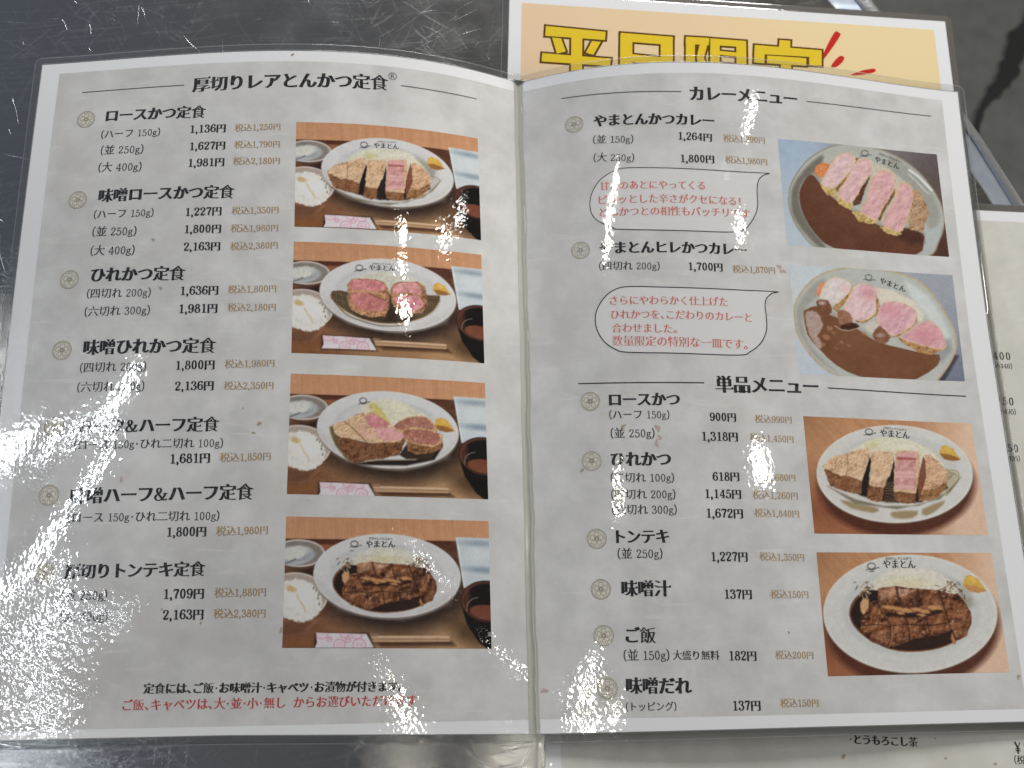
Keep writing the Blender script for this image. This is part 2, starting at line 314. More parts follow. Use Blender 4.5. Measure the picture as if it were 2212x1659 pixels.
# ------------------------------------------------------------------ lettering
_font = bpy.data.curves.new('glyph_source', 'FONT'); _font.resolution_u = 3
_fo = bpy.data.objects.new('glyph_source', _font); COL.objects.link(_fo)
_gc = {}
def font_glyph(ch):
    """flat triangulated glyph outline in em units plus its advance"""
    if ch in _gc: return _gc[ch]
    def ext(s):
        _font.body = s; bpy.context.view_layer.update()
        ev = _fo.evaluated_get(bpy.context.evaluated_depsgraph_get()); me = ev.to_mesh()
        v = np.empty(len(me.vertices)*3); me.vertices.foreach_get('co', v); v = v.reshape(-1, 3)[:, :2].copy()
        f = [tuple(p.vertices) for p in me.polygons]; ev.to_mesh_clear(); return v, f
    v, f = ext(ch)
    bm = bmesh.new(); vs = [bm.verts.new((a, b, 0)) for a, b in v]
    for t in f:
        try: bm.faces.new([vs[i] for i in t])
        except ValueError: pass
    bmesh.ops.remove_doubles(bm, verts=bm.verts, dist=1e-4)
    bm.verts.index_update()
    V = np.array([u.co[:2] for u in bm.verts]); nrm = np.zeros_like(V); edges = []
    for e in bm.edges:
        if len(e.link_faces) == 1:
            fc = e.link_faces[0]; a, b = e.verts
            d = np.array(b.co[:2])-np.array(a.co[:2]); L = np.linalg.norm(d)
            if L < 1e-6: continue
            n = np.array([d[1], -d[0]])/L; c = np.array(fc.calc_center_median()[:2])
            if np.dot(n, c-np.array(a.co[:2])) > 0: n = -n
            edges.append((a.index, b.index, n, L))
            for k in (a.index, b.index): nrm[k] += n
    l = np.linalg.norm(nrm, axis=1)[:,None]; nrm = np.where(l > 1e-6, nrm/np.maximum(l, 1e-6)/np.maximum(0.6, l/2), 0)
    F = [tuple(u.index for u in q.verts) for q in bm.faces]; bm.free()
    _gc[ch] = (V, F, nrm, edges); return _gc[ch]
def is_kanji(ch): return '\u4e00' <= ch <= '\u9fff'
def cjk(ch, bold):
    V, F, nrm, edges = font_glyph(ch)
    k = is_kanji(ch)
    if bold == 2: ax, ay = (0.062, 0.008) if not k else (0.056, -0.008)
    elif bold == 1: ax, ay = (0.032, -0.004) if not k else (0.030, -0.015)
    else: ax, ay = (0.020, -0.002) if not k else (0.018, -0.010)
    ax *= min(1.0, (60/max(len(V), 1))**1.1) if k else 1.0
    P = V+nrm*np.array([ax, ay]); F = list(F); P = P.tolist()
    if k:           # the small triangles that end the horizontal strokes of a printed brush face
        for a, b, n, L in edges:
            if n[0] > 0.97 and 0.045 < L < 0.10:
                pa, pb = P[a], P[b]; top = pa if pa[1] > pb[1] else pb
                i = len(P); s = 0.10 if bold else 0.075
                P += [[top[0]-s*1.5, top[1]-0.004], [top[0]+0.01, top[1]-0.004], [top[0]-s*0.25, top[1]+s*0.8]]; F.append((i, i+1, i+2))
    adv = 1.0
    if ch in '、。': adv = 0.5
    return np.array(P), F, adv
# hand drawn modern-face figures: centre lines with thick stems and thin bars
def _st(pts, wv, wh, smooth=True, closed=False, n=6):
    P = catmull(pts, n, closed) if smooth else np.asarray(pts, float)
    t = (np.roll(P, -1, 0)-np.roll(P, 1, 0)) if closed else np.gradient(P, axis=0)
    t /= np.linalg.norm(t, axis=1)[:,None]+1e-9
    w = wh+(wv-wh)*np.abs(t[:,1])**1.6
    l, r = ribbon_pts(P, w, closed); m = len(P); V = np.vstack([l, r])
    F = [(i, i+m, (i+1)%m+m, (i+1)%m) for i in range(m if closed else m-1)]
    return V, F
def _ball(x, y, r, n=10):
    a = np.linspace(0, 2*math.pi, n, endpoint=False); return np.stack([x+r*np.cos(a), y+r*np.sin(a)], 1), [tuple(range(n))]
def _ell(x, y, a, b, wv, wh, n=22):
    t = np.linspace(0, 2*math.pi, n, endpoint=False); return _st(np.stack([x+a*np.cos(t), y+b*np.sin(t)], 1), wv, wh, False, True)
def figure(ch, bold):
    v, h = {2: (0.150, 0.060), 1: (0.116, 0.050), 0: (0.092, 0.05)}[bold]
    S = lambda p, sm=True: _st(p, v, h, sm); Fl = lambda p, w: _st(p, w, w, False); r = v*0.52
    six = [(.40,.60),(.34,.665),(.24,.67),(.13,.56),(.085,.36),(.10,.15),(.25,.02),(.39,.10),(.42,.22),(.38,.36),(.26,.41),(.15,.35),(.10,.25)]
    g = {'0': ([_ell(.25,.345,.185-v*.25,.325,v,h)], .52), '1': ([Fl([(.27,.02),(.27,.68)], v), Fl([(.27,.665),(.11,.585)], h*1.1), Fl([(.10,.018),(.44,.018)], h)], .50),
         '2': ([S([(.09,.50),(.11,.61),(.24,.67),(.38,.60),(.375,.45),(.25,.27),(.08,.05)]), Fl([(.07,.045),(.40,.045)], v*.85), Fl([(.40,.04),(.445,.17)], h), _ball(.10,.51,r)], .50),
         '3': ([S([(.10,.57),(.15,.655),(.25,.67),(.36,.60),(.35,.45),(.20,.365)]), S([(.20,.36),(.37,.32),(.42,.18),(.34,.04),(.2,.012),(.10,.06),(.075,.13)]), _ball(.105,.55,r), _ball(.085,.135,r)], .50),
         '4': ([Fl([(.34,.03),(.34,.68)], v), Fl([(.33,.675),(.045,.21)], h*1.15), Fl([(.04,.205),(.475,.205)], h*1.3), Fl([(.22,.018),(.46,.018)], h)], .52),
         '5': ([Fl([(.125,.67),(.115,.36)], h*1.2), Fl([(.11,.63),(.40,.63)], v*.75), S([(.115,.36),(.22,.42),(.35,.385),(.42,.24),(.36,.07),(.22,.012),(.10,.05),(.07,.13)]), _ball(.085,.135,r)], .50),
         '6': ([S(six), _ball(.39,.585,r)], .50), '9': ([S([(.5-a, .69-b) for a, b in six]), _ball(.11,.105,r)], .50),
         '7': ([Fl([(.06,.63),(.44,.63)], v*.85), Fl([(.075,.64),(.05,.50)], h), S([(.435,.61),(.32,.40),(.25,.2),(.235,.0)])], .49),
         '8': ([_ell(.25,.515,.125,.15,v*.9,h), _ell(.25,.185,.165,.175,v,h)], .50),
         ',': ([_ball(.10,.045,v*.52), S([(.12,.05),(.135,-.04),(.07,-.13)])], .25), ' ': ([], .30), '・': ([_ball(.22, .36, .085)], .44),
         '(': ([_st([(.33,.80),(.20,.62),(.155,.36),(.20,.08),(.33,-.10)], h*2.1, h*1.0)], .38), ')': ([_st([(.05,.80),(.18,.62),(.225,.36),(.18,.08),(.05,-.10)], h*2.1, h*1.0)], .38),
         'g': ([_ell(.20,.32,.115,.125,v,h,16), S([(.30,.41),(.36,.45),(.42,.43)]), S([(.13,.21),(.09,.14),(.16,.09),(.32,.08),(.40,.0),(.33,-.10),(.16,-.125),(.05,-.06),(.10,.04)])], .46),
         '&': ([S([(.66,.37),(.58,.20),(.42,.04),(.22,.005),(.08,.12),(.12,.27),(.30,.39),(.40,.53),(.34,.66),(.22,.66),(.17,.54),(.26,.36),(.48,.10),(.62,.015),(.76,.08)]), Fl([(.52,.38),(.78,.38)], h)], .84),
         '¥': ([Fl([(.25,.02),(.25,.34)], v), Fl([(.26,.34),(.07,.68)], v), Fl([(.25,.34),(.44,.68)], h), Fl([(.08,.30),(.42,.30)], h), Fl([(.08,.19),(.42,.19)], h)], .52)}
    if ch not in g: return None
    parts, adv = g[ch]; V = []; F = []; L = []; o = 0
    for k, (pv, pf) in enumerate(parts):
        V.append(pv); F += [tuple(i+o for i in f) for f in pf]; L += [k]*len(pv); o += len(pv)
    return (np.vstack(V) if V else np.zeros((0, 2))), F, adv, np.array(L)
def layout(s, bold, tight=0.0, space=None):
    """string -> points in em, faces, layer per point"""
    V = []; F = []; L = []; o = 0; x = 0
    for ch in s:
        r = figure(ch, bold)
        if r is None:
            sc, shift = 1.0, 0.0
            if ch == '円': sc, shift = 0.86, 0.0
            P, f, adv = cjk(ch, bold); l = np.zeros(len(P)); P = P*sc; adv *= sc
            if ch in '円税込': adv -= 0.02
        else: P, f, adv, l = r
        if space is not None and ch == ' ': adv = space
        if len(P): V.append(P+[x, 0]); L.append(l); F += [tuple(i+o for i in q) for q in f]; o += len(P)
        x += adv-tight
    return np.vstack(V), F, np.concatenate(L)
CNT = [0]
def text(s, xl, xr, yl, yr, bold, mat, parent, zf=Z, name='text_line', dz=0.07, tight=0.0, label=None, space=None, tall=1.06):
    """a printed line whose ink spans xl..xr with its middle at height yl (left) and yr (right)"""
    V, F, L = layout(s, bold, tight, space)
    a, b = V[:,0].min(), V[:,0].max(); A, B = unp([(xl, yl), (xr, yr)], zf)[:, :2]
    d = B-A; Ln = np.linalg.norm(d); k = Ln/(b-a); d /= Ln; n = np.array([-d[1], d[0]])
    P = A+np.outer((V[:,0]-a)*k, d)+np.outer((V[:,1]-0.35)*k*tall, n)
    V3 = np.column_stack([P, zf(P[:,0], P[:,1])+dz+L*0.006])
    o = mesh_obj(name, V3, F, mat, parent)
    o['label'] = label or ('line of %s lettering reading %s' % ({M_GOLD:'gold', M_RED:'red', M_PINKRED:'rose red'}.get(mat, 'black'), s))
    return o
def line_px(name, P, w, mat, parent, zf=Z, dz=0.07, closed=False, world=False):
    """printed line through surveyed points, w in mm"""
    Q = np.asarray(P, float) if world else unp(P, zf)[:, :2]
    l, r = ribbon_pts(Q, w, closed); m = len(Q); V = np.vstack([l, r])
    F = [(i, i+m, (i+1)%m+m, (i+1)%m) for i in range(m if closed else m-1)]
    return mesh_obj(name, np.column_stack([V, zf(V[:,0], V[:,1])+dz]), F, mat, parent)
def fan_px(name, P, mat, parent, zf=Z, dz=0.05, world=False, label=None):
    Q = np.asarray(P, float) if world else unp(P, zf)[:, :2]
    if len(Q) > 40:         # big patch on the curved sheet: nested rings so that it follows the curve
        c = Q.mean(0); n = len(Q); R = [1, .9, .8, .68, .55, .42, .28, .14]
        Q = np.vstack([c+(Q-c)*r for r in R]+[c[None]])
        F = [(k*n+i, k*n+(i+1)%n, (k+1)*n+(i+1)%n, (k+1)*n+i) for k in range(len(R)-1) for i in range(n)]+[((len(R)-1)*n+i, (len(R)-1)*n+(i+1)%n, len(R)*n) for i in range(n)]
        return mesh_obj(name, np.column_stack([Q, zf(Q[:,0], Q[:,1])+dz]), F, mat, parent, True, label)
    from mathutils.geometry import tessellate_polygon
    F = [tuple(t) for t in tessellate_polygon([[Vector((x, y, 0)) for x, y in Q]])]
    return mesh_obj(name, np.column_stack([Q, zf(Q[:,0], Q[:,1])+dz]), F, mat, parent, label=label)

# ------------------------------------------------------------------ floor and table
floor = sheet('floor', -1500, 1500, -1500, 1900, plane(-700), 0, M_FLOOR, None, 2, 2); floor['kind'] = 'structure'
J = unp([(2330, -60), (2212, 75), (2172, 165), (2120, 235), (2094, 330), (2050, 420)], plane(-698))[:, :2]
jw = np.array([34, 32, 24, 8, 13, 5])
Jc = catmull(J, 8); jw2 = np.interp(np.linspace(0, 5, len(Jc)), range(6), jw)*(1+0.22*np.sin(np.arange(len(Jc))*2.3)+.15*np.sin(np.arange(len(Jc))*5.1))
l, r = ribbon_pts(Jc, jw2); m = len(Jc); VV = np.vstack([l, r])
jo = mesh_obj('floor_joint', np.column_stack([VV, np.full(2*m, -696.0)]), [(i, i+m, i+1+m, i+1) for i in range(m-1)], M_JOINT, floor)

table = empty('steel_table', 'scratched stainless steel table with a raised rim, under all the menus', 'table', (0, 0, 0))
edge = np.array([[-60, 730], [60, 520], [162.4, 350], [168.5, 342.7], [197, 300], [221.4, 257.7], [233.4, 232.7], [262, 160], [285, 60], [300, -60], [310, -600]])
hi = np.array([[-42, 736], [78, 522], [177.3, 350.4], [188, 338.7], [208, 305.5], [225.6, 275.2], [244.4, 232.9], [276, 160], [300, 60], [316, -60], [328, -600]])
out = np.array([[-30, 740], [90, 524], [186.7, 350.8], [192.4, 341.4], [212, 309], [228.5, 281.7], [250.4, 233.4], [284, 160], [309, 60], [326, -60], [338, -600]])
e2 = catmull(edge, 4); h2 = catmull(hi, 4); o2 = catmull(out, 4); m = len(e2)
tv = [[-900, 730, 0]]+[[x, y, 0] for x, y in e2]+[[-900, -600, 0]]
mesh_obj('table_top', tv, [list(range(len(tv)))[::-1]], M_STEEL, table)
mesh_obj('rim_flange', np.vstack([np.column_stack([e2, np.full(m, .0)]), np.column_stack([h2, np.full(m, -0.9)])]), [(i, i+m, i+1+m, i+1) for i in range(m-1)], M_RIM, table, True)
prof = []
for k in range(9):
    a = math.pi*k/8*0.95; f = (1-math.cos(a))/2; prof.append((f, -0.9+1.2*math.sin(a)))
V = np.vstack([np.column_stack([h2+(o2-h2)*f*(1+0.02*np.sin(np.arange(m)*3.1))[:,None], np.full(m, z)]) for f, z in prof]+[np.column_stack([o2+[2, 0], np.full(m, -18.)])])
mesh_obj('rim_bead', V, [(k*m+i, (k+1)*m+i, (k+1)*m+i+1, k*m+i+1) for k in range(9) for i in range(m-1)], M_BEAD, table, True)
# thin bright welt along the foot of the rim
wl, wr = ribbon_pts(e2, 0.9); mid = e2
mesh_obj('rim_welt', np.vstack([np.column_stack([wl, np.full(m, 0.02)]), np.column_stack([mid, np.full(m, 0.3)]), np.column_stack([wr, np.full(m, 0.02)])]),
         [(k*m+i, (k+1)*m+i, (k+1)*m+i+1, k*m+i+1) for k in range(2) for i in range(m-1)], M_BEAD, table, True)
# individually visible gouges in the steel, as slim raised burrs
rng = np.random.default_rng(7)
gouges = [((1170, 118, ), (1305, 74)), ((1130, 10), (1215, 190)), ((0, 45), (70, 48)), ((96, 45), (130, 42)), ((980, 45), (1030, 20)), ((985, 78), (1040, 62)), ((1250, 95), (1320, 78)), ((900, 30), (945, 22)), ((0, 330), (88, 348)), ((0, 500), (12, 590)), ((1010, 1620), (1060, 1659)), ((1150, 1610), (1130, 1659))]
gm = []; gf = []; o = 0
def burr(A, B, w):
    global o
    bend = rng.normal(0, 0.6, 2); Q = catmull([A, (A+B)/2+bend, B], 5); ww = w*np.sin(np.linspace(0.15, math.pi-.15, len(Q)))
    l, r = ribbon_pts(Q, ww); m_ = len(Q)
    gm.extend([[*p, 0.01] for p in l]+[[*p, 0.01+w*.22] for p in Q]+[[*p, 0.01] for p in r])
    gf.extend([(o+k*m_+i, o+(k+1)*m_+i, o+(k+1)*m_+i+1, o+k*m_+i+1) for k in range(2) for i in range(m_-1)]); o += 3*m_
for a, b in gouges:
    A, B = unp([a, b], plane(0))[:, :2]; burr(A, B, 0.2)
for _ in range(170):
    c = np.array([rng.uniform(-260, 160), rng.uniform(295, 380) if rng.random() < .62 else rng.uniform(-40, -2)])
    if rng.random() < .12: c = np.array([rng.uniform(-270, -222), rng.uniform(120, 300)])
    a = rng.choice([0.45, -0.8, 1.9, 0.15])+rng.normal(0, .25); L_ = rng.gamma(2, 3.2); d = np.array([math.cos(a), math.sin(a)])*L_
    burr(c-d/2, c+d/2, rng.uniform(.06, .13))
g_ = mesh_obj('scratches', gm, gf, M_BEAD, table); g_['kind'] = 'stuff'

# ------------------------------------------------------------------ a laminated flat card
def card(name, label, cat, O, ax, w, h, z, film, round_r=4):
    """rectangle with top-left corner O, top edge along ax; returns root and the card's own plane mapping"""
    ax = np.array(ax, float); ax /= np.linalg.norm(ax); dn = np.array([ax[1], -ax[0]])
    if dn[1] > 0: dn = -dn
    root = empty(name, label, cat)
    zf = plane(z)
    xf = lambda X, Y: (O[0]+X*ax[0]+Y*dn[0], O[1]+X*ax[1]+Y*dn[1])
    paper = sheet('paper', 0, w, h, 0, zf, 0, M_WHITE, root, 2, 2, 0.25, xf)
    film_frame(root, 0, w, 0, h, film, zf, xf, 1)
    return root, paper, zf, xf
def film_frame(root, x0, x1, y0, y1, wd, zf, xf=None, step=40, r=3.0):
    """clear margin of the laminating pouch round a sheet, with rounded corners and a bright cut edge"""
    def ringpts(off, rad):
        P = []; a0, a1, b0, b1 = x0-off, x1+off, y0-off, y1+off; n = step+1
        def side(A, B):
            for k in range(1, n): P.append(tuple(np.array(A)+(np.array(B)-np.array(A))*k/n))
        cs = [((a0+rad, b0+rad), math.pi, 1.5*math.pi), ((a1-rad, b0+rad), 1.5*math.pi, 2*math.pi), ((a1-rad, b1-rad), 0, .5*math.pi), ((a0+rad, b1-rad), .5*math.pi, math.pi)]
        for i, (c, s, e) in enumerate(cs):
            for k in range(5):
                a = s+(e-s)*k/4; P.append((c[0]+rad*math.cos(a), c[1]+rad*math.sin(a)))
            c2, s2, _ = cs[(i+1) % 4]; side(P[-1], (c2[0]+rad*math.cos(s2), c2[1]+rad*math.sin(s2)))
        return np.array(P)
    A = ringpts(0, 0.01); B = ringpts(wd-.35, r); Cc = ringpts(wd, r+.3); n = len(A)
    def w(P, dz):
        X, Y = (P[:,0], P[:,1]) if xf is None else xf(P[:,0], P[:,1])
        return np.column_stack([X, Y, zf(X, Y)+dz])
    q = lambda o: [(o+i, o+n+i, o+n+(i+1)%n, o+(i+1)%n) for i in range(n)]
    mesh_obj('film_margin', np.vstack([w(A, 0.01), w(B, -0.05)]), q(0), M_FILM, root, True)
    # double cut edge: a thin bevel the lamps catch
    mesh_obj('film_edge', np.vstack([w(B, -0.05), w(Cc, 0.02), w(Cc, -0.28)]), q(0)+q(n), M_FILMEDGE, root, True)
    rim = np.vstack([w(ringpts(-.15, .01), 0.03), w(ringpts(0.05, .05), 0.12), w(ringpts(0.4, .4), 0.0)])
    mesh_obj('paper_seal_ridge', rim, q(0)+q(n), M_FILMEDGE, root, True)

# drinks menu under everything
DZ = 0.7
droot, dpaper, dzf, dxf = card('drinks_menu', 'beige laminated drinks list lying lowest, its price column showing right of the open menu', 'menu',
                               (12.6, 240.0), (1.0, -0.035), 420, 297, DZ, 3.6)
sheet('printed_background', 6.5, 413, 290, 5.4, dzf, 0.03, M_WASHI2, droot, 2, 2, 0, dxf)
text('¥400', 2131, 2182, 768, 769.5, 1, M_DARK, droot, dzf, 'price', tight=-0.10)
text('(税込440)', 2129, 2186, 788, 791.5, 1, M_DARK, droot, dzf, 'price_with_tax', tight=0.0)
text('¥450', 2138, 2189, 864, 867.5, 1, M_DARK, droot, dzf, 'price', tight=-0.10)
text('(税込495)', 2137, 2194, 886, 890, 1, M_DARK, droot, dzf, 'price_with_tax')
text('¥450', 2148, 2199, 965, 969, 1, M_DARK, droot, dzf, 'price', tight=-0.10)
text('(税込495)', 2146, 2203, 987, 991, 1, M_DARK, droot, dzf, 'price_with_tax')
text('・とうもろこし茶', 1836, 1983, 1597, 1604, 2, M_BLACK, droot, dzf, 'drink_name', tight=0.0)
text('¥380', 2191, 2264, 1615, 1619, 1, M_DARK, droot, dzf, 'price', tight=-0.10)
text('(税込418)', 2191, 2265, 1641, 1645, 1, M_DARK, droot, dzf, 'price_with_tax')
# flyer
FZ = 1.25
froot, fpaper, fzf, fxf = card('weekday_flyer', 'cream laminated flyer with big yellow characters, sticking out above the open menu', 'flyer',
                               (-3.3, 347.9), (1.0, -0.0395), 226, 158, FZ, 3.4)
sheet('printed_background', 6.3, 219.4, 152, 5.6, fzf, 0.03, M_CREAM, froot, 2, 2, 0, fxf)
def r3(*p): return [(1103.6+x*.29666, y*.29666) for x, y in p]
CH = [  # strokes of the four heavy characters, surveyed as quads
 [[(255,190),(690,233),(685,292),(250,262)], [(300,275),(365,280),(400,375),(335,392)], [(590,300),(655,306),(600,400),(545,385)], [(440,255),(520,262),(515,760),(435,750)], [(228,388),(728,428),(722,482),(224,448)]],
 [[(800,240),(1180,270),(1176,330),(797,300)], [(797,250),(885,262),(880,700),(792,690)], [(1090,275),(1178,282),(1180,720),(1092,712)], [(880,396),(1092,418),(1092,474),(880,452)], [(840,620),(1140,650),(1140,705),(838,680)]],
 [[(1275,268),(1445,278),(1440,330),(1272,320)], [(1275,270),(1340,276),(1338,740),(1270,735)], [(1385,280),(1442,284),(1405,420),(1440,520),(1400,600),(1350,590),(1378,500),(1352,420)], [(1452,280),(1712,300),(1710,345),(1452,328)], [(1452,282),(1520,290),(1518,700),(1448,690)], [(1640,298),(1712,303),(1716,530),(1643,525)], [(1520,372),(1645,384),(1645,412),(1520,400)], [(1515,460),(1650,472),(1650,520),(1515,508)], [(1560,520),(1620,525),(1760,720),(1690,730)]],
 [[(1955,292),(2035,298),(2032,350),(1952,345)], [(1775,328),(2262,368),(2258,420),(1772,392)], [(1775,330),(1850,338),(1845,462),(1770,456)], [(2170,360),(2262,370),(2262,480),(2172,474)], [(1865,405),(2150,425),(2150,480),(1865,462)], [(1965,470),(2040,475),(2036,700),(1962,694)], [(1990,560),(2160,572),(2158,620),(1990,610)]]]
CHN = ['平', '日', '限', '定']
for ch, strokes in zip(CHN, CH):
    def quadset(grow, mat, name, dz, parent):
        V = []; F = []; o = 0
        for k, s in enumerate(strokes):
            Q = unp(r3(*s), fzf)[:, :2]; c = Q.mean(0)
            ar = 0.5*np.sum(Q[:,0]*np.roll(Q[:,1], -1)-np.roll(Q[:,0], -1)*Q[:,1])
            if ar < 0: Q = Q[::-1]
            t1 = np.roll(Q, -1, 0)-Q; t1 /= np.linalg.norm(t1, axis=1)[:,None]; n1 = np.stack([t1[:,1], -t1[:,0]], 1); n0 = np.roll(n1, 1, 0)
            off = (n1+n0); off /= (1+np.sum(n1*n0, 1))[:,None]; Q = Q+off*grow
            V += [[x, y, FZ+dz+k*0.006] for x, y in Q]; F.append(tuple(range(o, o+len(Q)))); o += len(Q)
        ob = mesh_obj(name, V, F, mat, parent); return ob
    a = quadset(0.0, M_YELLOW, 'yellow_character', 0.13, froot); a['label'] = 'heavy yellow character '+ch
    quadset(1.05, M_BROWN, 'brown_outline', 0.06, a)
sp = [[(830,238),(865,240),(872,262),(800,370),(745,440),(732,436),(760,370)], [(875,408),(900,415),(895,445),(850,485),(815,490),(808,478),(840,435)], [(1120,500),(1130,515),(1110,530),(1030,545),(950,548),(1000,525),(1060,508)]]
for k, s in enumerate(sp):
    P = catmull([(1555.8+x*.29666, y*.29666) for x, y in s], 4, True)
    fan_px('red_splash_mark', P, M_SPLASH, froot, fzf, 0.07)

# ------------------------------------------------------------------ the open menu
menu = empty('open_menu', 'large open laminated menu with eight dish photos and black Japanese lettering, on top', 'menu')
def trim(X, Y):
    """the sheet was cut a little out of square: maps the ideal page to its true outline"""
    X = np.asarray(X, float); Y = np.asarray(Y, float)
    y0 = np.interp(X, [-221, -123, 0, 120, 221], [3.4, 2.8, -.2, -.5, -1.4])
    XX = X*np.where(X > 0, np.interp(Y, [0, 170, 297], [.978, .984, 1.0]), np.interp(Y, [130, 297], [.995, .998]))
    return XX, y0+(295.8-y0)*Y/H
def paper_page(sgn):
    x0, x1 = (-W, -2.2) if sgn < 0 else (0.6, W)
    pg = sheet('page', x0, x1, 0, H, Z, 0, M_WHITE, menu, 70, 90, 0.28, trim)
    pg['label'] = 'left page with four set meals' if sgn < 0 else 'right page with curry and single dishes'
    a, b = (-212.2, -2.2) if sgn < 0 else (0.6, 211.5)
    bgp = sheet('printed_background', a, b, 0, 1, Z, 0.025, M_WASHI, pg, 70, 90, 0, lambda X, Y: (trim(X, Y*H)[0], (6.8-3.0*np.clip((X+212)/420, 0, 1))+Y*(290.3-(6.8-3.0*np.clip((X+212)/420, 0, 1)))))
    return pg
PL = paper_page(-1); PR = paper_page(1)
film_frame(menu, -W, W, 0, H, 3.6, Z, trim, 60)
# spine: sealed film between the two sheets, a shallow gutter with two uneven ridges
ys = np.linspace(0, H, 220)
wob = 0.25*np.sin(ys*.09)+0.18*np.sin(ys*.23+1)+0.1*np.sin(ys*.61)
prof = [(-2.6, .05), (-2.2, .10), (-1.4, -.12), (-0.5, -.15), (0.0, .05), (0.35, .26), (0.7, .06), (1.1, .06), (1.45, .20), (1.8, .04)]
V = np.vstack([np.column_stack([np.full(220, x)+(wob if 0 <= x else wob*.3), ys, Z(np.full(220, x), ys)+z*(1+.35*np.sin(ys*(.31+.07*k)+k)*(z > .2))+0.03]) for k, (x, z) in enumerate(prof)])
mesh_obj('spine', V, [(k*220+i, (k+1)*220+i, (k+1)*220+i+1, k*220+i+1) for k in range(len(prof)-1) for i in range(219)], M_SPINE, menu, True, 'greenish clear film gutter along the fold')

def rule(P, parent, w=0.42): 
    Q = unp(P)[:, :2]; A, B = Q[0], Q[-1]; t = np.linspace(0, 1, 30)[:,None]
    line_px('heading_rule', A+(B-A)*t, w, M_GREYLINE if P[0][1] < 300 else M_BLACK, parent, world=True)
rule([(178, 200), (398, 184)], PL); rule([(866, 185), (1030, 214)], PL)
rule([(1213, 213), (1472, 198)], PR); rule([(1742, 219), (2011, 251)], PR)
rule([(1249, 829), (1521, 827)], PR, .5); rule([(1788, 838), (2087, 856)], PR, .5)
text('厚切りレアとんかつ定食', 415, 840, 185, 181, 2, M_BLACK, PL, name='page_heading')
# registered mark
rgV = unp([(848, 165)])[0]
t = np.linspace(0, 2*math.pi, 20, endpoint=False)
line_px('registered_mark_ring', np.stack([rgV[0]+1.75*np.cos(t), rgV[1]+1.75*np.sin(t)], 1), .28, M_DARK, PL, closed=True, world=True)
vR = []; fR = []; oo = 0
for pv, pf in [_st([(-.6, -1), (-.6, 1)], .35, .35, False), _st([(-.6, .9), (.4, .8), (.5, .2), (-.6, 0)], .25, .25, False), _st([(-.1, 0), (.7, -1)], .3, .3, False)]:
    vR.append(pv); fR += [tuple(i+oo for i in f) for f in pf]; oo += len(pv)
vR = np.vstack(vR)+rgV[:2]; mesh_obj('registered_mark_letter', np.column_stack([vR, Z(vR[:,0], vR[:,1])+.08]), fR, M_DARK, PL)
text('カレーメニュー', 1488, 1722, 203, 215, 2, M_BLACK, PR, name='section_heading')
text('単品メニュー', 1545, 1768, 831, 836, 2, M_BLACK, PR, name='section_heading')
def price(p, s, xl, xr, a, b): text(s, xl, xr, a, b, 2, M_BLACK, p, name='price', tight=-0.01)
def tax(p, s, xl, xr, a, b): text('税込'+s, xl, xr, a, b, 1, M_GOLD, p, name='price_with_tax', tight=0.0)
def name_(p, s, xl, xr, a, b): text(s, xl, xr, a, b, 2, M_BLACK, p, name='dish_name')
def port(p, s, xl, xr, a, b): text(s, xl, xr, a, b, 0, M_DARK, p, name='portion_note', tight=-0.01)
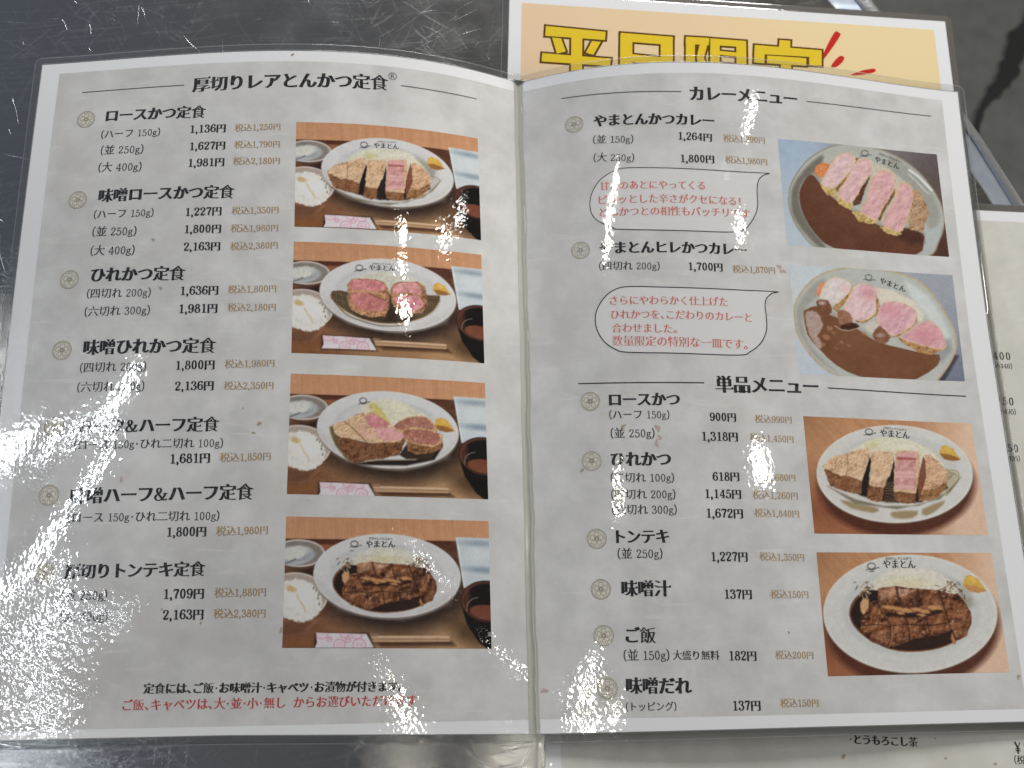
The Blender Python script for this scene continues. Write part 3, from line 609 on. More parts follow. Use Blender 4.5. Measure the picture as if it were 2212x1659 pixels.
LT = [('n', 'ロースかつ定食', 229, 446, 251, 242), ('o', '(ハーフ 150g)', 219, 346, 291, 285), ('p', '1,136円', 412, 488, 279, 276), ('t', '1,250円', 507, 606, 277, 273),
 ('o', '(並 250g)', 218, 310, 325, 322), ('p', '1,627円', 411, 487, 316, 313), ('t', '1,790円', 506, 605, 313, 311), ('o', '(大 400g)', 213, 306, 362, 360), ('p', '1,981円', 408, 485, 352, 349), ('t', '2,180円', 503, 605, 349, 347),
 ('n', '味噌ロースかつ定食', 213, 508, 424, 415), ('o', '(ハーフ 150g)', 203, 332, 464, 459), ('p', '1,227円', 402, 479, 458, 455), ('t', '1,350円', 500, 602, 456, 453),
 ('o', '(並 250g)', 200, 295, 501, 499), ('p', '1,800円', 400, 478, 495, 493), ('t', '1,980円', 498, 601, 494, 492), ('o', '(大 400g)', 196, 291, 542, 540), ('p', '2,163円', 397, 476, 533, 531), ('t', '2,380円', 497, 600, 533, 529),
 ('n', 'ひれかつ定食', 196, 402, 595, 591), ('o', '(四切れ 200g)', 188, 326, 635, 632), ('p', '1,636円', 391, 472, 628, 626), ('t', '1,800円', 492, 597, 626, 623),
 ('o', '(六切れ 300g)', 183, 324, 674, 670), ('p', '1,981円', 388, 470, 667, 665), ('t', '2,180円', 491, 596, 665, 663),
 ('n', '味噌ひれかつ定食', 180, 468, 752, 747), ('o', '(四切れ 200g)', 173, 316, 795, 791), ('p', '1,800円', 381, 464, 789, 787), ('t', '1,980円', 485, 593, 787, 784),
 ('o', '(六切れ 300g)', 167, 312, 837, 834), ('p', '2,136円', 378, 462, 834, 832), ('t', '2,350円', 483, 591, 834, 832),
 ('n', 'ハーフ&ハーフ定食', 168, 475, 923, 917), ('o', '(ロース 150g・ひれ二切れ 100g)', 160, 482, 962, 957), ('p', '1,681円', 369, 454, 991, 988), ('t', '1,850円', 475, 585, 989, 985),
 ('n', '味噌ハーフ&ハーフ定食', 152, 549, 1073, 1063), ('o', '(ロース 150g・ひれ二切れ 100g)', 147, 474, 1119, 1114), ('p', '1,800円', 362, 446, 1149, 1147), ('t', '1,980円', 467, 579, 1148, 1144),
 ('n', '厚切りトンテキ定食', 139, 445, 1236, 1229), ('o', '(並 250g)', 131, 232, 1288, 1285), ('p', '1,709円', 355, 441, 1283, 1281), ('t', '1,880円', 463, 575, 1281, 1278),
 ('o', '(大 400g)', 131, 233, 1332, 1331), ('p', '2,163円', 352, 440, 1328, 1326), ('t', '2,380円', 461, 574, 1326, 1324)]
RT = [('n', 'やまとんかつカレー', 1281, 1543, 263, 262), ('o', '(並 150g)', 1281, 1368, 302, 301), ('p', '1,264円', 1466, 1538, 293, 297), ('t', '1,390円', 1562, 1652, 299, 303),
 ('o', '(大 250g)', 1282, 1370, 341, 341), ('p', '1,800円', 1471, 1543, 342, 344), ('t', '1,980円', 1566, 1657, 345, 350),
 ('n', 'やまとんヒレかつカレー', 1294, 1613, 537, 541), ('o', '(四切れ 200g)', 1294, 1425, 575, 575), ('p', '1,700円', 1488, 1561, 575, 577), ('t', '1,870円', 1582, 1674, 581, 584),
 ('n', 'ロースかつ', 1315, 1469, 864, 863), ('o', '(ハーフ 150g)', 1316, 1446, 896, 896), ('p', '900円', 1533, 1590, 900, 901), ('t', '990円', 1630, 1710, 905, 907),
 ('o', '(並 250g)', 1319, 1414, 936, 936), ('p', '1,318円', 1517, 1594, 942, 943), ('t', '1,450円', 1619, 1714, 945, 949),
 ('n', 'ひれかつ', 1319, 1450, 993, 992), ('o', '(二切れ 100g)', 1319, 1456, 1032, 1032), ('p', '618円', 1539, 1597, 1029, 1029), ('t', '680円', 1637, 1718, 1030, 1032),
 ('o', '(四切れ 200g)', 1320, 1459, 1068, 1068), ('p', '1,145円', 1524, 1601, 1066, 1067), ('t', '1,260円', 1625, 1723, 1069, 1071), ('o', '(六切れ 300g)', 1322, 1462, 1101, 1101), ('p', '1,672円', 1527, 1605, 1108, 1109), ('t', '1,840円', 1629, 1726, 1108, 1110),
 ('n', 'トンテキ', 1330, 1446, 1160, 1159), ('o', '(並 250g)', 1334, 1431, 1196, 1196), ('p', '1,227円', 1537, 1615, 1202, 1202), ('t', '1,350円', 1640, 1737, 1202, 1204),
 ('n', '味噌汁', 1342, 1450, 1272, 1272), ('p', '137円', 1566, 1624, 1283, 1283), ('t', '150円', 1664, 1746, 1284, 1284),
 ('n', 'ご飯', 1351, 1417, 1373, 1373), ('o', '(並 150g)', 1347, 1446, 1416, 1415), ('q', '大盛り無料', 1453, 1554, 1416, 1416), ('p', '182円', 1576, 1634, 1416, 1416), ('t', '200円', 1674, 1757, 1415, 1415),
 ('n', '味噌だれ', 1352, 1495, 1482, 1482), ('o', '(トッピング)', 1352, 1461, 1527, 1526), ('p', '137円', 1584, 1643, 1524, 1523), ('t', '150円', 1685, 1768, 1519, 1518)]
for pg, T in ((PL, LT), (PR, RT)):
    for k, *a in T: {'n': name_, 'o': port, 'p': price, 't': tax, 'q': lambda p, s, xl, xr, c, d: text(s, xl, xr, c, d, 1, M_BLACK, p, name='portion_note')}[k](pg, *a)
text('定食には、ご飯・お味噌汁・キャベツ・お漬物が付きます。', 309, 870, 1488, 1483, 2, M_BLACK, PL, name='footnote')
text('ご飯、キャベツは、大・並・小・無し  からお選びいただけます', 265, 900, 1524, 1513, 1, M_RED, PL, name='footnote', tight=0.0)
# speech bubbles
B1 = [(1103.6+x*.29666, y*.29666) for x, y in [(1885,1263),(1700,1254),(1300,1230),(1050,1222),(830,1224),(740,1250),(650,1310),(595,1395),(575,1480),(590,1560),(640,1612),(745,1660),(800,1670),(1200,1678),(1600,1690),(1700,1668),(1760,1600),(1795,1510),(1792,1380),(1805,1310),(1840,1275)]]
B2 = [(1103.6+x*.29666, 417.6+y*.29666) for x, y in [(1950,718),(1700,706),(1400,692),(1100,683),(850,680),(750,705),(680,760),(630,840),(614,915),(630,1000),(680,1080),(760,1135),(850,1157),(1200,1164),(1650,1178),(1740,1155),(1820,1090),(1860,1000),(1860,900),(1850,820),(1862,765),(1900,728)]]
for Bp in (B1, B2):
    P = np.vstack([Bp[:1], catmull(Bp[1:], 5), Bp[:1]])
    body = catmull(Bp[1:-2], 5); dense = []
    for A_, B_ in zip(body, np.roll(body, -1, 0)):
        k_ = max(1, int(np.linalg.norm(B_-A_)/7)); dense += [A_+(B_-A_)*j/k_ for j in range(k_)]
    fan_px('speech_bubble', dense, M_BUBBLE, PR, dz=0.045)
    tail = [np.array(Bp[k]) for k in (1, 0, -1, -2, -3)]; dt = []
    for A_, B_ in zip(tail, tail[1:]+tail[:1]): dt += [A_+(B_-A_)*j/12 for j in range(12)]
    fan_px('speech_bubble_tail', dt, M_BUBBLE, PR, dz=0.05)
    line_px('bubble_outline', catmull(unp(P)[:, :2], 2), .46, M_GREYLINE if Bp is B1 else M_BLACK, PR, dz=0.07, world=True)
for s, *a in [('甘さのあとにやってくる', 1295, 1523, 403, 402), ('ピリッとした辛さがクセになる！', 1293, 1600, 433, 436), ('とんかつとの相性もバッチリです', 1295, 1620, 460, 463),
              ('さらにやわらかく仕上げた', 1317, 1572, 650, 653), ('ひれかつを、こだわりのカレーと', 1319, 1624, 680, 687), ('合わせました。', 1321, 1462, 709, 711), ('数量限定の特別な一皿です。', 1322, 1615, 737, 745)]:
    text(s, *a, 1, M_PINKRED, PR, name='bubble_text')

# cherry-blossom crests
def crest(px, parent):
    c = unp([px])[0][:2]; R = 4.05; polys = []
    def arc(r, a0, a1, n=9): return [(r*math.cos(a), r*math.sin(a)) for a in np.linspace(a0, a1, n)]
    polys.append((arc(.55, 0, 2*math.pi, 12), .2))
    for k in range(5):
        a = math.pi/2+k*2*math.pi/5; u = np.array([math.cos(a), math.sin(a)]); v = np.array([-u[1], u[0]])
        h = [(.55, -.12), (1.5, -.75), (2.3, -1.1), (2.75, -.75), (2.8, -.35), (2.5, 0), (2.8, .35), (2.75, .75), (2.3, 1.1), (1.5, .75), (.55, .12)]
        polys.append(([tuple(u*s+v*t_) for s, t_ in h], .17)); polys.append(([tuple(u*.6), tuple(u*1.15)], .16))
        polys.append((arc(R, a-.57, a+.57), .2)); polys.append((arc(R-.55, a-.42, a+.42, 7), .17))
        polys.append(([tuple(np.array(arc(R, a+.57, a+.57, 1)[0])), tuple(np.array(arc(R-.75, a+.52, a+.52, 1)[0]))], .17)); polys.append(([tuple(np.array(arc(R, a-.57, a-.57, 1)[0])), tuple(np.array(arc(R-.75, a-.52, a-.52, 1)[0]))], .17))
    n = 30; tt = np.linspace(0, 2*math.pi, n, endpoint=False); D = c+R*.98*np.stack([np.cos(tt), np.sin(tt)], 1)
    disc = fan_px('crest', D, M_CRESTFILL, parent, dz=0.045, world=True)
    V = []; F = []; o = 0
    for j, (p, w) in enumerate(polys):
        pv, pf = _st(np.array(p)+c, w*1.15, w*1.15, False); V += [[x, y, float(Z(x, y))+.06+.004*(j % 6)] for x, y in pv]; F += [tuple(i+o for i in f) for f in pf]; o += len(pv)
    me = mesh_obj('crest_lines', V, F, M_CREST, parent)
for p in [(186, 258), (168, 432), (150, 604), (134, 757), (117, 922), (106, 1070), (95, 1238)]: crest(p, PL)
for p in [(1240, 269), (1254, 541), (1275, 867), (1278, 996), (1289, 1164), (1298, 1273), (1304, 1373), (1312, 1487)]: crest(p, PR)
# stains
for i, (x, y, r, mt) in enumerate([(632, 118, .9, M_GOLD), (560, 915, 0.9, M_STAIN), (548, 935, .8, M_STAIN), (1421, 925, 1.3, M_STAINRED), (1425, 945, 1.3, M_STAINRED), (1418, 957, 1.1, M_STAINRED), (1346, 921, 1.2, M_STAIN),
      (1257, 1016, .9, M_STAIN), (1692, 586, 1.7, M_STAINRED), (1684, 577, 1.2, M_STAINRED), (1704, 1366, .7, M_STAIN), (607, 1362, .8, M_STAIN), (350, 1316, .6, M_STAIN), (434, 1345, .5, M_STAIN), (1176, 1492, 1.6, M_STAINRED), (347, 622, .8, M_STAIN), (331, 518, 1.0, M_STAIN), (262, 1036, .9, M_STAINRED), (525, 882, .5, M_STAIN), (2200, 1462, .9, M_STAIN)]):
    c = unp([(x, y)])[0][:2]; n = 14; tt = np.linspace(0, 2*math.pi, n, endpoint=False); rr = r*(1+.35*np.sin(tt*2+i)+.25*np.sin(tt*3+2*i)+.12*rng.normal(size=n))
    fan_px('stain', c+np.stack([rr*np.cos(tt), rr*np.sin(tt)*(1.4 if i % 2 else .8)], 1)*.75, mt, PL if x < 1150 else PR, dz=0.085, world=True)
for i, (x, y, r) in enumerate([(1822, 1634, .9), (2150, 1650, .6), (2043, 1638, .5), (2020, 1595, .4)]):
    c = unp([(x, y)], dzf)[0][:2]; tt = np.linspace(0, 2*math.pi, 10, endpoint=False); rr = r*(1+.3*np.sin(tt*2+i))
    fan_px('stain', c+np.stack([rr*np.cos(tt), rr*np.sin(tt)], 1), M_STAIN, droot, dzf, 0.08, world=True)
# ------------------------------------------------------------------ printed dish photographs
def _vn(X, Y, s, seed):
    """smooth value noise 0..1, cell size s"""
    g = np.random.default_rng(seed).random((64, 64)); x = X/s; y = Y/s
    xi = np.floor(x).astype(int); yi = np.floor(y).astype(int); fx = x-xi; fy = y-yi
    fx = fx*fx*(3-2*fx); fy = fy*fy*(3-2*fy)
    G = lambda a, b: g[b % 64, a % 64]
    return (G(xi, yi)*(1-fx)+G(xi+1, yi)*fx)*(1-fy)+(G(xi, yi+1)*(1-fx)+G(xi+1, yi+1)*fx)*fy
def _fbm(X, Y, s, seed, o=3):
    t = 0; a = .5
    for k in range(o): t = t+a*_vn(X, Y, s/2**k, seed+k); a *= .5
    return t/(1-.5**o)
class Print:
    """a picture painted into the ink colours of a fine grid; all coordinates are survey pixels of one close view"""
    def __init__(self, corners, org, sc, nx=300, ny=184):
        self.nx, self.ny = nx, ny
        C4 = unp(np.array(corners)/1.6763)[:, :2]           # TL TR BR BL
        self.C4 = C4
        s, t = np.meshgrid(np.linspace(0, 1, nx), np.linspace(0, 1, ny)); s = s.ravel()[:,None]; t = t.ravel()[:,None]
        self.P = (C4[0]*(1-s)+C4[1]*s)*(1-t)+(C4[3]*(1-s)+C4[2]*s)*t
        self.s, self.t = s[:,0], t[:,0]
        self.P3 = np.column_stack([self.P, Z(self.P[:,0], self.P[:,1])+0.05])
        V = proj(self.P3)*1.6763; self.X = (V[:,0]-org[0])*sc; self.Y = (V[:,1]-org[1])*sc
        self.c = np.full((nx*ny, 3), 128.0); self.k = 0
    def noise(self, s, o=3, seed=None): self.k += 11; return _fbm(self.X, self.Y, s, seed or self.k, o)
    def sdf(self, pts, smooth=0, X=None, Y=None):
        P = catmull(pts, smooth, True) if smooth else np.asarray(pts, float)
        X = self.X if X is None else X; Y = self.Y if Y is None else Y
        d = np.full(len(X), 1e9); ins = np.zeros(len(X), bool)
        for (ax, ay), (bx, by) in zip(P, np.roll(P, -1, 0)):
            ex, ey = bx-ax, by-ay; q = np.clip(((X-ax)*ex+(Y-ay)*ey)/(ex*ex+ey*ey+1e-9), 0, 1)
            d = np.minimum(d, (X-ax-q*ex)**2+(Y-ay-q*ey)**2)
            cnd = (ay > Y) != (by > Y); ins ^= cnd & (X < (bx-ax)*(Y-ay)/(by-ay+1e-12)+ax)
        d = np.sqrt(d); return np.where(ins, -d, d)
    def paint(self, a, col):
        a = np.clip(a, 0, 1)[:,None]; self.c = self.c*(1-a)+np.asarray(col, float)*a
    def tone(self, col, n, amp):
        """colour varied by a noise field"""
        return np.asarray(col, float)[None,:]+(n-.5)[:,None]*amp
    def relief(self, m, s, amp, seed=None):
        """uneven lit surface: slope of a noise field"""
        self.k += 5; n = _fbm(self.X, self.Y, s, self.k, 3); n2 = _fbm(self.X-s*.22, self.Y-s*.32, s, self.k, 3)
        self.c = self.c+(np.clip(m, 0, 1)*np.clip((n-n2)*2.2, -1, 1)*amp)[:,None]*np.array([1, .93, .8])
    def poly(self, pts, col, soft=8, warp=0, ws=18, smooth=0, tex=0, ts=20, alpha=1.0, grow=0):
        X, Y = self.X, self.Y
        if warp: X = X+(self.noise(ws, 2)-.5)*warp*2; Y = Y+(self.noise(ws, 2)-.5)*warp*2
        d = self.sdf(pts, smooth, X, Y)-grow; a = np.clip(.5-d/soft, 0, 1)*alpha
        if tex: col = self.tone(col, self.noise(ts, 3), tex*2)
        self.paint(a, col); return d
    def ell(self, cx, cy, rx, ry, col, soft=8, rot=0, tex=0, ts=20, alpha=1.0, warp=0, ws=20):
        X, Y = self.X-cx, self.Y-cy
        if warp: X = X+(self.noise(ws, 2)-.5)*warp*2; Y = Y+(self.noise(ws, 2)-.5)*warp*2
        c, s = math.cos(rot), math.sin(rot); x = X*c+Y*s; y = -X*s+Y*c
        r = np.sqrt((x/rx)**2+(y/ry)**2); d = (r-1)*min(rx, ry)
        if tex: col = self.tone(col, self.noise(ts, 3), tex*2)
        self.paint(np.clip(.5-d/soft, 0, 1)*alpha, col); return d, x, y
    def stroke(self, pts, w, col, soft=5, alpha=1.0, smooth=4):
        P = catmull(pts, smooth) if smooth and len(pts) > 2 else np.asarray(pts, float); d = np.full(len(self.X), 1e9)
        for (ax, ay), (bx, by) in zip(P[:-1], P[1:]):
            ex, ey = bx-ax, by-ay; q = np.clip(((self.X-ax)*ex+(self.Y-ay)*ey)/(ex*ex+ey*ey+1e-9), 0, 1)
            d = np.minimum(d, (self.X-ax-q*ex)**2+(self.Y-ay-q*ey)**2)
        self.paint(np.clip(.5-(np.sqrt(d)-w/2)/soft, 0, 1)*alpha, col)
    def crumbs(self, pts, light, dark, warp=10, smooth=0, dens=.5, grow=0, scale=16):
        """fried crumb coating"""
        d = self.poly(pts, light, 7, warp, 22, smooth, grow=grow); m = np.clip(.5-d/8, 0, 1)
        n = self.noise(scale, 2); n2 = self.noise(scale*3.2, 2); n3 = self.noise(scale*.5, 1)
        self.paint(m*np.clip((n*.7+n2*.5-dens)*4.2, 0, 1)*.8, dark)
        self.paint(m*np.clip((n3-.66)*5, 0, 1)*.55, np.minimum(np.asarray(light, float)*1.16, 235))
        self.relief(m, 20, 34); self.relief(m, 80, 26); return d
    def grain(self, mask, col, amp, ang, long=160, short=9):
        c, s = math.cos(ang), math.sin(ang); u = self.X*c+self.Y*s; v = -self.X*s+self.Y*c; self.k += 7
        n = _fbm(u/long*short, v, short, self.k+3, 3)*.65+_fbm(u/long*short*.5, v, short*4, self.k+5, 2)*.35
        self.paint(mask, self.tone(col, n, amp*2))
    def meat(self, pts, col, warp=6, smooth=3, amp=26, soft=7, ts=45):
        d = self.poly(pts, col, soft, warp, 30, smooth); m = np.clip(.5-d/soft, 0, 1); n = self.noise(ts, 3); n2 = self.noise(12, 2)
        self.paint(m, self.tone(col, n*.75+n2*.25, amp*2)); self.paint(m*np.clip((self.noise(24, 2)-.66)*5, 0, .4), (232, 190, 186)); self.relief(m, 60, 26); return d
    def shreds(self, pts, col=(214, 212, 192), warp=14, smooth=3, n=110, seed=1, spill=30):
        d = self.poly(pts, col, 12, warp, 25, smooth, 16, 22); r = np.random.default_rng(seed); P = catmull(pts, 4, True)
        c = P.mean(0)
        for _ in range(n):
            q = c+(P[r.integers(len(P))]-c)*r.uniform(.1, 1.0)+r.normal(0, 6, 2); a = r.uniform(0, math.pi); L = r.uniform(15, spill+25)
            v = np.array([math.cos(a), math.sin(a)*.7])*L; b = q+v*.5+r.normal(0, 5, 2); k = r.uniform(-42, 24)
            self.stroke([q, b, q+v], 4.5, np.clip(np.array(col)+k+np.array([0, 0, -abs(k)*.5]), 0, 240), 4, .75, 0)
    def done(self, parent, label, gain=1.0):
        g = self.c.reshape(self.ny, self.nx, 3); b = g.copy()      # slight softness of the offset print, then its speckle
        b[1:-1, 1:-1] = .52*g[1:-1, 1:-1]+.12*(g[:-2, 1:-1]+g[2:, 1:-1]+g[1:-1, :-2]+g[1:-1, 2:])
        self.c = b.reshape(-1, 3)*.955+np.random.default_rng(len(label)).normal(0, 3.6, (len(self.c), 1))+(self.noise(60, 3)[:,None]-.5)*10
        lin = np.clip(self.c, 0, 255)/255; lin = np.where(lin <= .04045, lin/12.92, ((lin+.055)/1.055)**2.4)
        lin = lin*.88+lin.mean(1, keepdims=True)*.12; lin = np.clip((lin**1.06)*1.22*gain+.004, 0.006, .8)
        F = grid_faces(self.nx, self.ny)[:, ::-1]
        me = bpy.data.meshes.new('dish_photo'); me.vertices.add(len(self.P3)); me.vertices.foreach_set('co', (self.P3*MM).ravel())
        me.loops.add(F.size); me.loops.foreach_set('vertex_index', F.ravel().astype(np.int32)); me.polygons.add(len(F)); me.polygons.foreach_set('loop_start', np.arange(0, F.size, 4, dtype=np.int32))
        me.update(calc_edges=True); me.shade_smooth()
        ca = me.color_attributes.new('ink', 'FLOAT_COLOR', 'POINT'); ca.data.foreach_set('color', np.column_stack([lin, np.ones(len(lin))]).astype(np.float32).ravel())
        me.materials.append(M_PHOTO); o = link(bpy.data.objects.new('dish_photo', me), parent); o['label'] = label; return o

def set_meal(corners, org, sc, T, bottom=0.0):
    """the tray shared by the four set-meal photographs; T maps template (s*2120, t*1240) to this view"""
    p = Print(corners, org, sc); U = p.s*2120; Vv = p.t*1240
    X0, Y0 = p.X, p.Y; p.X, p.Y = U, Vv                 # draw the tray in template space
    one = np.ones(len(U)); yb = 215-8*(U/2120)
    # tray wood
    p.grain(one, (128, 84, 54), 22, 0.03, 260, 10)
    p.paint(np.clip((Vv-760)/300, 0, 1)*np.clip((U-300)/500, 0, 1)*.75, (172, 131, 88)); n = p.noise(30, 3)
    p.grain(np.clip((Vv-820)/200, 0, 1)*np.clip((U-1250)/300, 0, 1)*np.clip((2050-U)/250, 0, 1)*.8, (184, 146, 101), 16, .06, 240, 8)
    p.paint(np.clip((Vv-1020)/150, 0, 1)*np.clip((700-U)/500, 0, 1)*.6, (142, 88, 40))
    p.paint(np.clip((330-Vv)/60, 0, 1)*.8, (84, 42, 28)); p.grain(np.clip((Vv-255)/14, 0, 1)*np.clip((322-Vv)/14, 0, 1)*np.clip((620-U)/200, 0, 1), (150, 92, 56), 18, 0, 300, 6)
    p.grain(np.clip((Vv-250)/20, 0, 1)*np.clip((460-Vv)/60, 0, 1)*np.clip((U-1380)/150, 0, 1), (98, 62, 42), 24, .08, 220, 8)
    # upper board with upright grain
    p.grain(np.clip(.5+(yb-Vv)/8, 0, 1), (196, 142, 100), 15, 1.50, 220, 8); p.paint(np.clip(1-np.abs(Vv-yb-6)/16, 0, 1)*.75, (70, 36, 24))
    p.paint(np.clip((Vv-0)/220, 0, 1)*np.clip(.5+(yb-Vv)/8, 0, 1)*.18, (225, 165, 120))
    # shadow of the plate
    p.ell(1120, 690, 790, 400, (46, 34, 30), 170, 0.02, alpha=.92)
    p.ell(330, 560, 250, 120, (40, 22, 16), 120, 0, alpha=.8)
    # pickle dish
    p.ell(140, 378, 262, 128, (96, 62, 44), 12); p.ell(140, 350, 266, 132, (212, 203, 197), 7); p.ell(140, 350, 248, 117, (136, 127, 120), 14, tex=10)
    p.ell(95, 375, 205, 92, (176, 180, 182), 22, -.1, tex=8); p.ell(110, 372, 150, 60, (156, 162, 166), 22, -.1); p.ell(90, 350, 150, 62, (205, 205, 198), 20, -.2, tex=14, ts=30, warp=12)
    p.stroke([(0, 452), (60, 430), (110, 405)], 12, (92, 88, 78), 8, .8)
    # square dish
    p.poly([(1762, 168), (2160, 172), (2160, 640), (1842, 662)], (196, 205, 209), 7, 0, smooth=0); p.poly([(1762, 168), (1790, 185), (1858, 655), (1842, 662)], (214, 220, 222), 6)
    p.ell(2010, 225, 190, 30, (142, 158, 170), 40, .03, alpha=.85); p.ell(2040, 485, 165, 30, (132, 150, 164), 40, .05, alpha=.85); p.ell(1990, 360, 150, 70, (206, 213, 215), 80, 0, alpha=.7)
    # soup bowl
    p.ell(1900, 1080, 200, 110, (60, 40, 26), 130, .3, alpha=.7)
    p.poly([(1815, 760), (1830, 880), (1870, 1010), (1990, 1180), (2100, 1260), (2200, 1260), (2200, 700)], (17, 14, 13), 12, smooth=0)
    p.ell(2090, 795, 280, 205, (24, 14, 12), 8, .1); p.ell(2090, 795, 272, 196, (104, 60, 45), 8, .1); p.ell(2105, 800, 258, 184, (20, 16, 15), 26, .1)
    p.poly([(1835, 700), (1880, 660), (1905, 720), (1900, 850), (1850, 830)], (108, 58, 42), 60, alpha=.75)
    p.ell(2090, 900, 190, 74, (124, 70, 48), 9, .12, tex=8, ts=50); p.stroke([(1872, 880), (1880, 815), (1930, 770), (1990, 752)], 9, (165, 158, 148), 8, .75)
    # rice bowl
    p.poly([(-20, 900), (380, 800), (330, 1000), (220, 1110), (120, 1130), (-20, 1130)], (150, 104, 72), 14, smooth=0, tex=8, ts=90)
    p.paint(np.clip(.5-p.sdf([(-20, 1000), (330, 940), (200, 1110), (100, 1130), (-20, 1130)])/60, 0, 1)*.7, (104, 64, 42))
    p.ell(120, 755, 322, 222, (214, 203, 195), 7, .04); p.ell(120, 752, 305, 205, (176, 160, 148), 12, .04, tex=8, ts=10)
    p.ell(150, 795, 238, 196, (222, 220, 212), 16, .35, tex=13, ts=26, warp=16, ws=22); p.ell(170, 760, 130, 110, (231, 230, 224), 90, 0, alpha=.8)
    p.ell(70, 690, 52, 28, (205, 176, 122), 22, .3, warp=8); p.stroke([(130, 740), (160, 800), (200, 850), (222, 900)], 18, (206, 182, 140), 14, .75)
    for a, b in [(325, 700), (350, 740), (345, 775), (300, 680), (360, 830)]: p.ell(a, b, 9, 14, (96, 96, 74), 8, alpha=.8)
    # plate
    p.ell(1055, 566, 760, 408, (110, 96, 88), 12, .02); p.ell(1052, 552, 760, 402, (216, 216, 216), 6, .02); p.ell(1052, 545, 742, 388, (208, 208, 208), 14, .02, tex=3, ts=90)
    p.ell(1052, 540, 585, 290, (186, 188, 190), 26, .02, alpha=.7); p.ell(1060, 546, 560, 272, (200, 201, 201), 30, .02, alpha=.9)
    p.paint(np.clip(.5-p.sdf([(300, 560), (700, 880), (1300, 930), (1700, 700), (1810, 560), (1700, 830), (1200, 980), (600, 900), (300, 700)])/60, 0, 1)*.35, (186, 180, 174))
    # chopsticks in their paper sleeve
    yc = 1092+bottom
    p.poly([(900, yc+22), (1700, yc+12), (1750, yc+60), (1000, yc+70)], (62, 34, 22), 40, alpha=.8)
    p.poly([(880, yc-28), (1690, yc-32), (1690, yc-4), (900, yc+4)], (204, 170, 134), 6); p.poly([(890, yc), (1695, yc-2), (1695, yc+24), (900, yc+32)], (190, 152, 116), 6)
    p.stroke([(890, yc+1), (1690, yc-2)], 5, (116, 76, 50), 5, .8, 0); p.stroke([(890, yc-20), (1690, yc-24)], 5, (232, 206, 170), 5, .6, 0)
    p.poly([(370, yc-40), (960, yc-50), (960, yc-20), (400, yc-10)], (150, 120, 92), 6, alpha=.9)
    p.poly([(330, yc-50), (860, yc-50), (925, yc+88), (320, yc+96)], (36, 22, 16), 26, alpha=.7, grow=6)
    sl = p.poly([(332, yc-55), (840, yc-45), (918, yc+82), (322, yc+88), (345, yc+40)], (219, 212, 218), 5); sm = np.clip(.5-sl/5, 0, 1)
    keep = p.c.copy()
    for a, b, rr in [(390, yc-56, 66), (620, yc-48, 44), (745, yc-46, 56), (570, yc+56, 58), (770, yc+58, 66), (470, yc+5, 26), (655, yc+6, 30)]:
        q = np.sqrt((U-a)**2+((Vv-b)*1.12)**2); p.paint(sm*np.clip(1-np.abs(q-rr)/8, 0, 1)*.8, (206, 120, 148)); p.paint(sm*np.clip((rr-q)/20, 0, 1)*.25, (232, 170, 190))
        for sg in (-1, 1): p.paint(sm*np.clip(.5-(np.sqrt((U-a-sg*rr*.3)**2+(Vv-b+2)**2)-6)/5, 0, 1)*.75, (200, 110, 140))
    p.X, p.Y = X0, Y0; return p
def mustard(p, cx, cy, k, low=(156, 104, 44)):
    p.poly([(cx-.9*k, cy+.15*k), (cx-.75*k, cy-.55*k), (cx-.35*k, cy-.7*k), (cx+.35*k, cy-.35*k), (cx+1.05*k, cy+.65*k), (cx+.3*k, cy+.75*k), (cx-.45*k, cy+.6*k)], (214, 170, 62), 6, 5, 14, 0, 14, 18)
    p.poly([(cx-.9*k, cy+.1*k), (cx-.1*k, cy+.15*k), (cx+.5*k, cy+.35*k), (cx+1.05*k, cy+.65*k), (cx+.3*k, cy+.78*k), (cx-.45*k, cy+.62*k)], low, 8, 5, 14, 0, 14, 16)
    p.poly([(cx-.5*k, cy-.5*k), (cx, cy-.5*k), (cx+.35*k, cy-.1*k), (cx-.1*k, cy+.0*k)], (230, 196, 92), 24, alpha=.6)
def roundel(p, x, y, k, ang=0.0, col=(38, 38, 40)):
    """plain printed doodle on the plate rim: an oval and a short wavy tail"""
    c, s = math.cos(ang), math.sin(ang); R = lambda a, b: (x+k*(a*c-b*s), y+k*(a*s+b*c))
    t = np.linspace(0, 2*math.pi, 15); p.stroke([R(.62*math.cos(a), .46*math.sin(a)) for a in t], k*.13, col, 4, .9, 0)
    p.stroke([R(-.8, .62), R(-.4, .5), R(0, .62), R(.5, .5), R(.95, .25), R(1.2, .3)], k*.12, col, 4, .9)
def brand(p, s, x0, x1, y0, y1, view, parent, mat=None, tiny=None):
    """lettering printed on the pictured plate, given in the view's pixels"""
    org, sc = view; V = lambda x, y: ((x/sc+org[0])/1.6763, (y/sc+org[1])/1.6763)
    a = V(x0, y0); b = V(x1, y1); text(s, a[0], b[0], a[1], b[1], 1, mat or M_BLACK, parent.parent, name='plate_lettering', dz=.10, tight=0.0)
    if tiny:
        a = V(*tiny[:2]); b = V(*tiny[2:]); text('厚切りレアとんかつ', a[0], b[0], a[1], b[1], 1, M_GREYLINE, parent.parent, name='plate_lettering', dz=.10, tight=0.0)

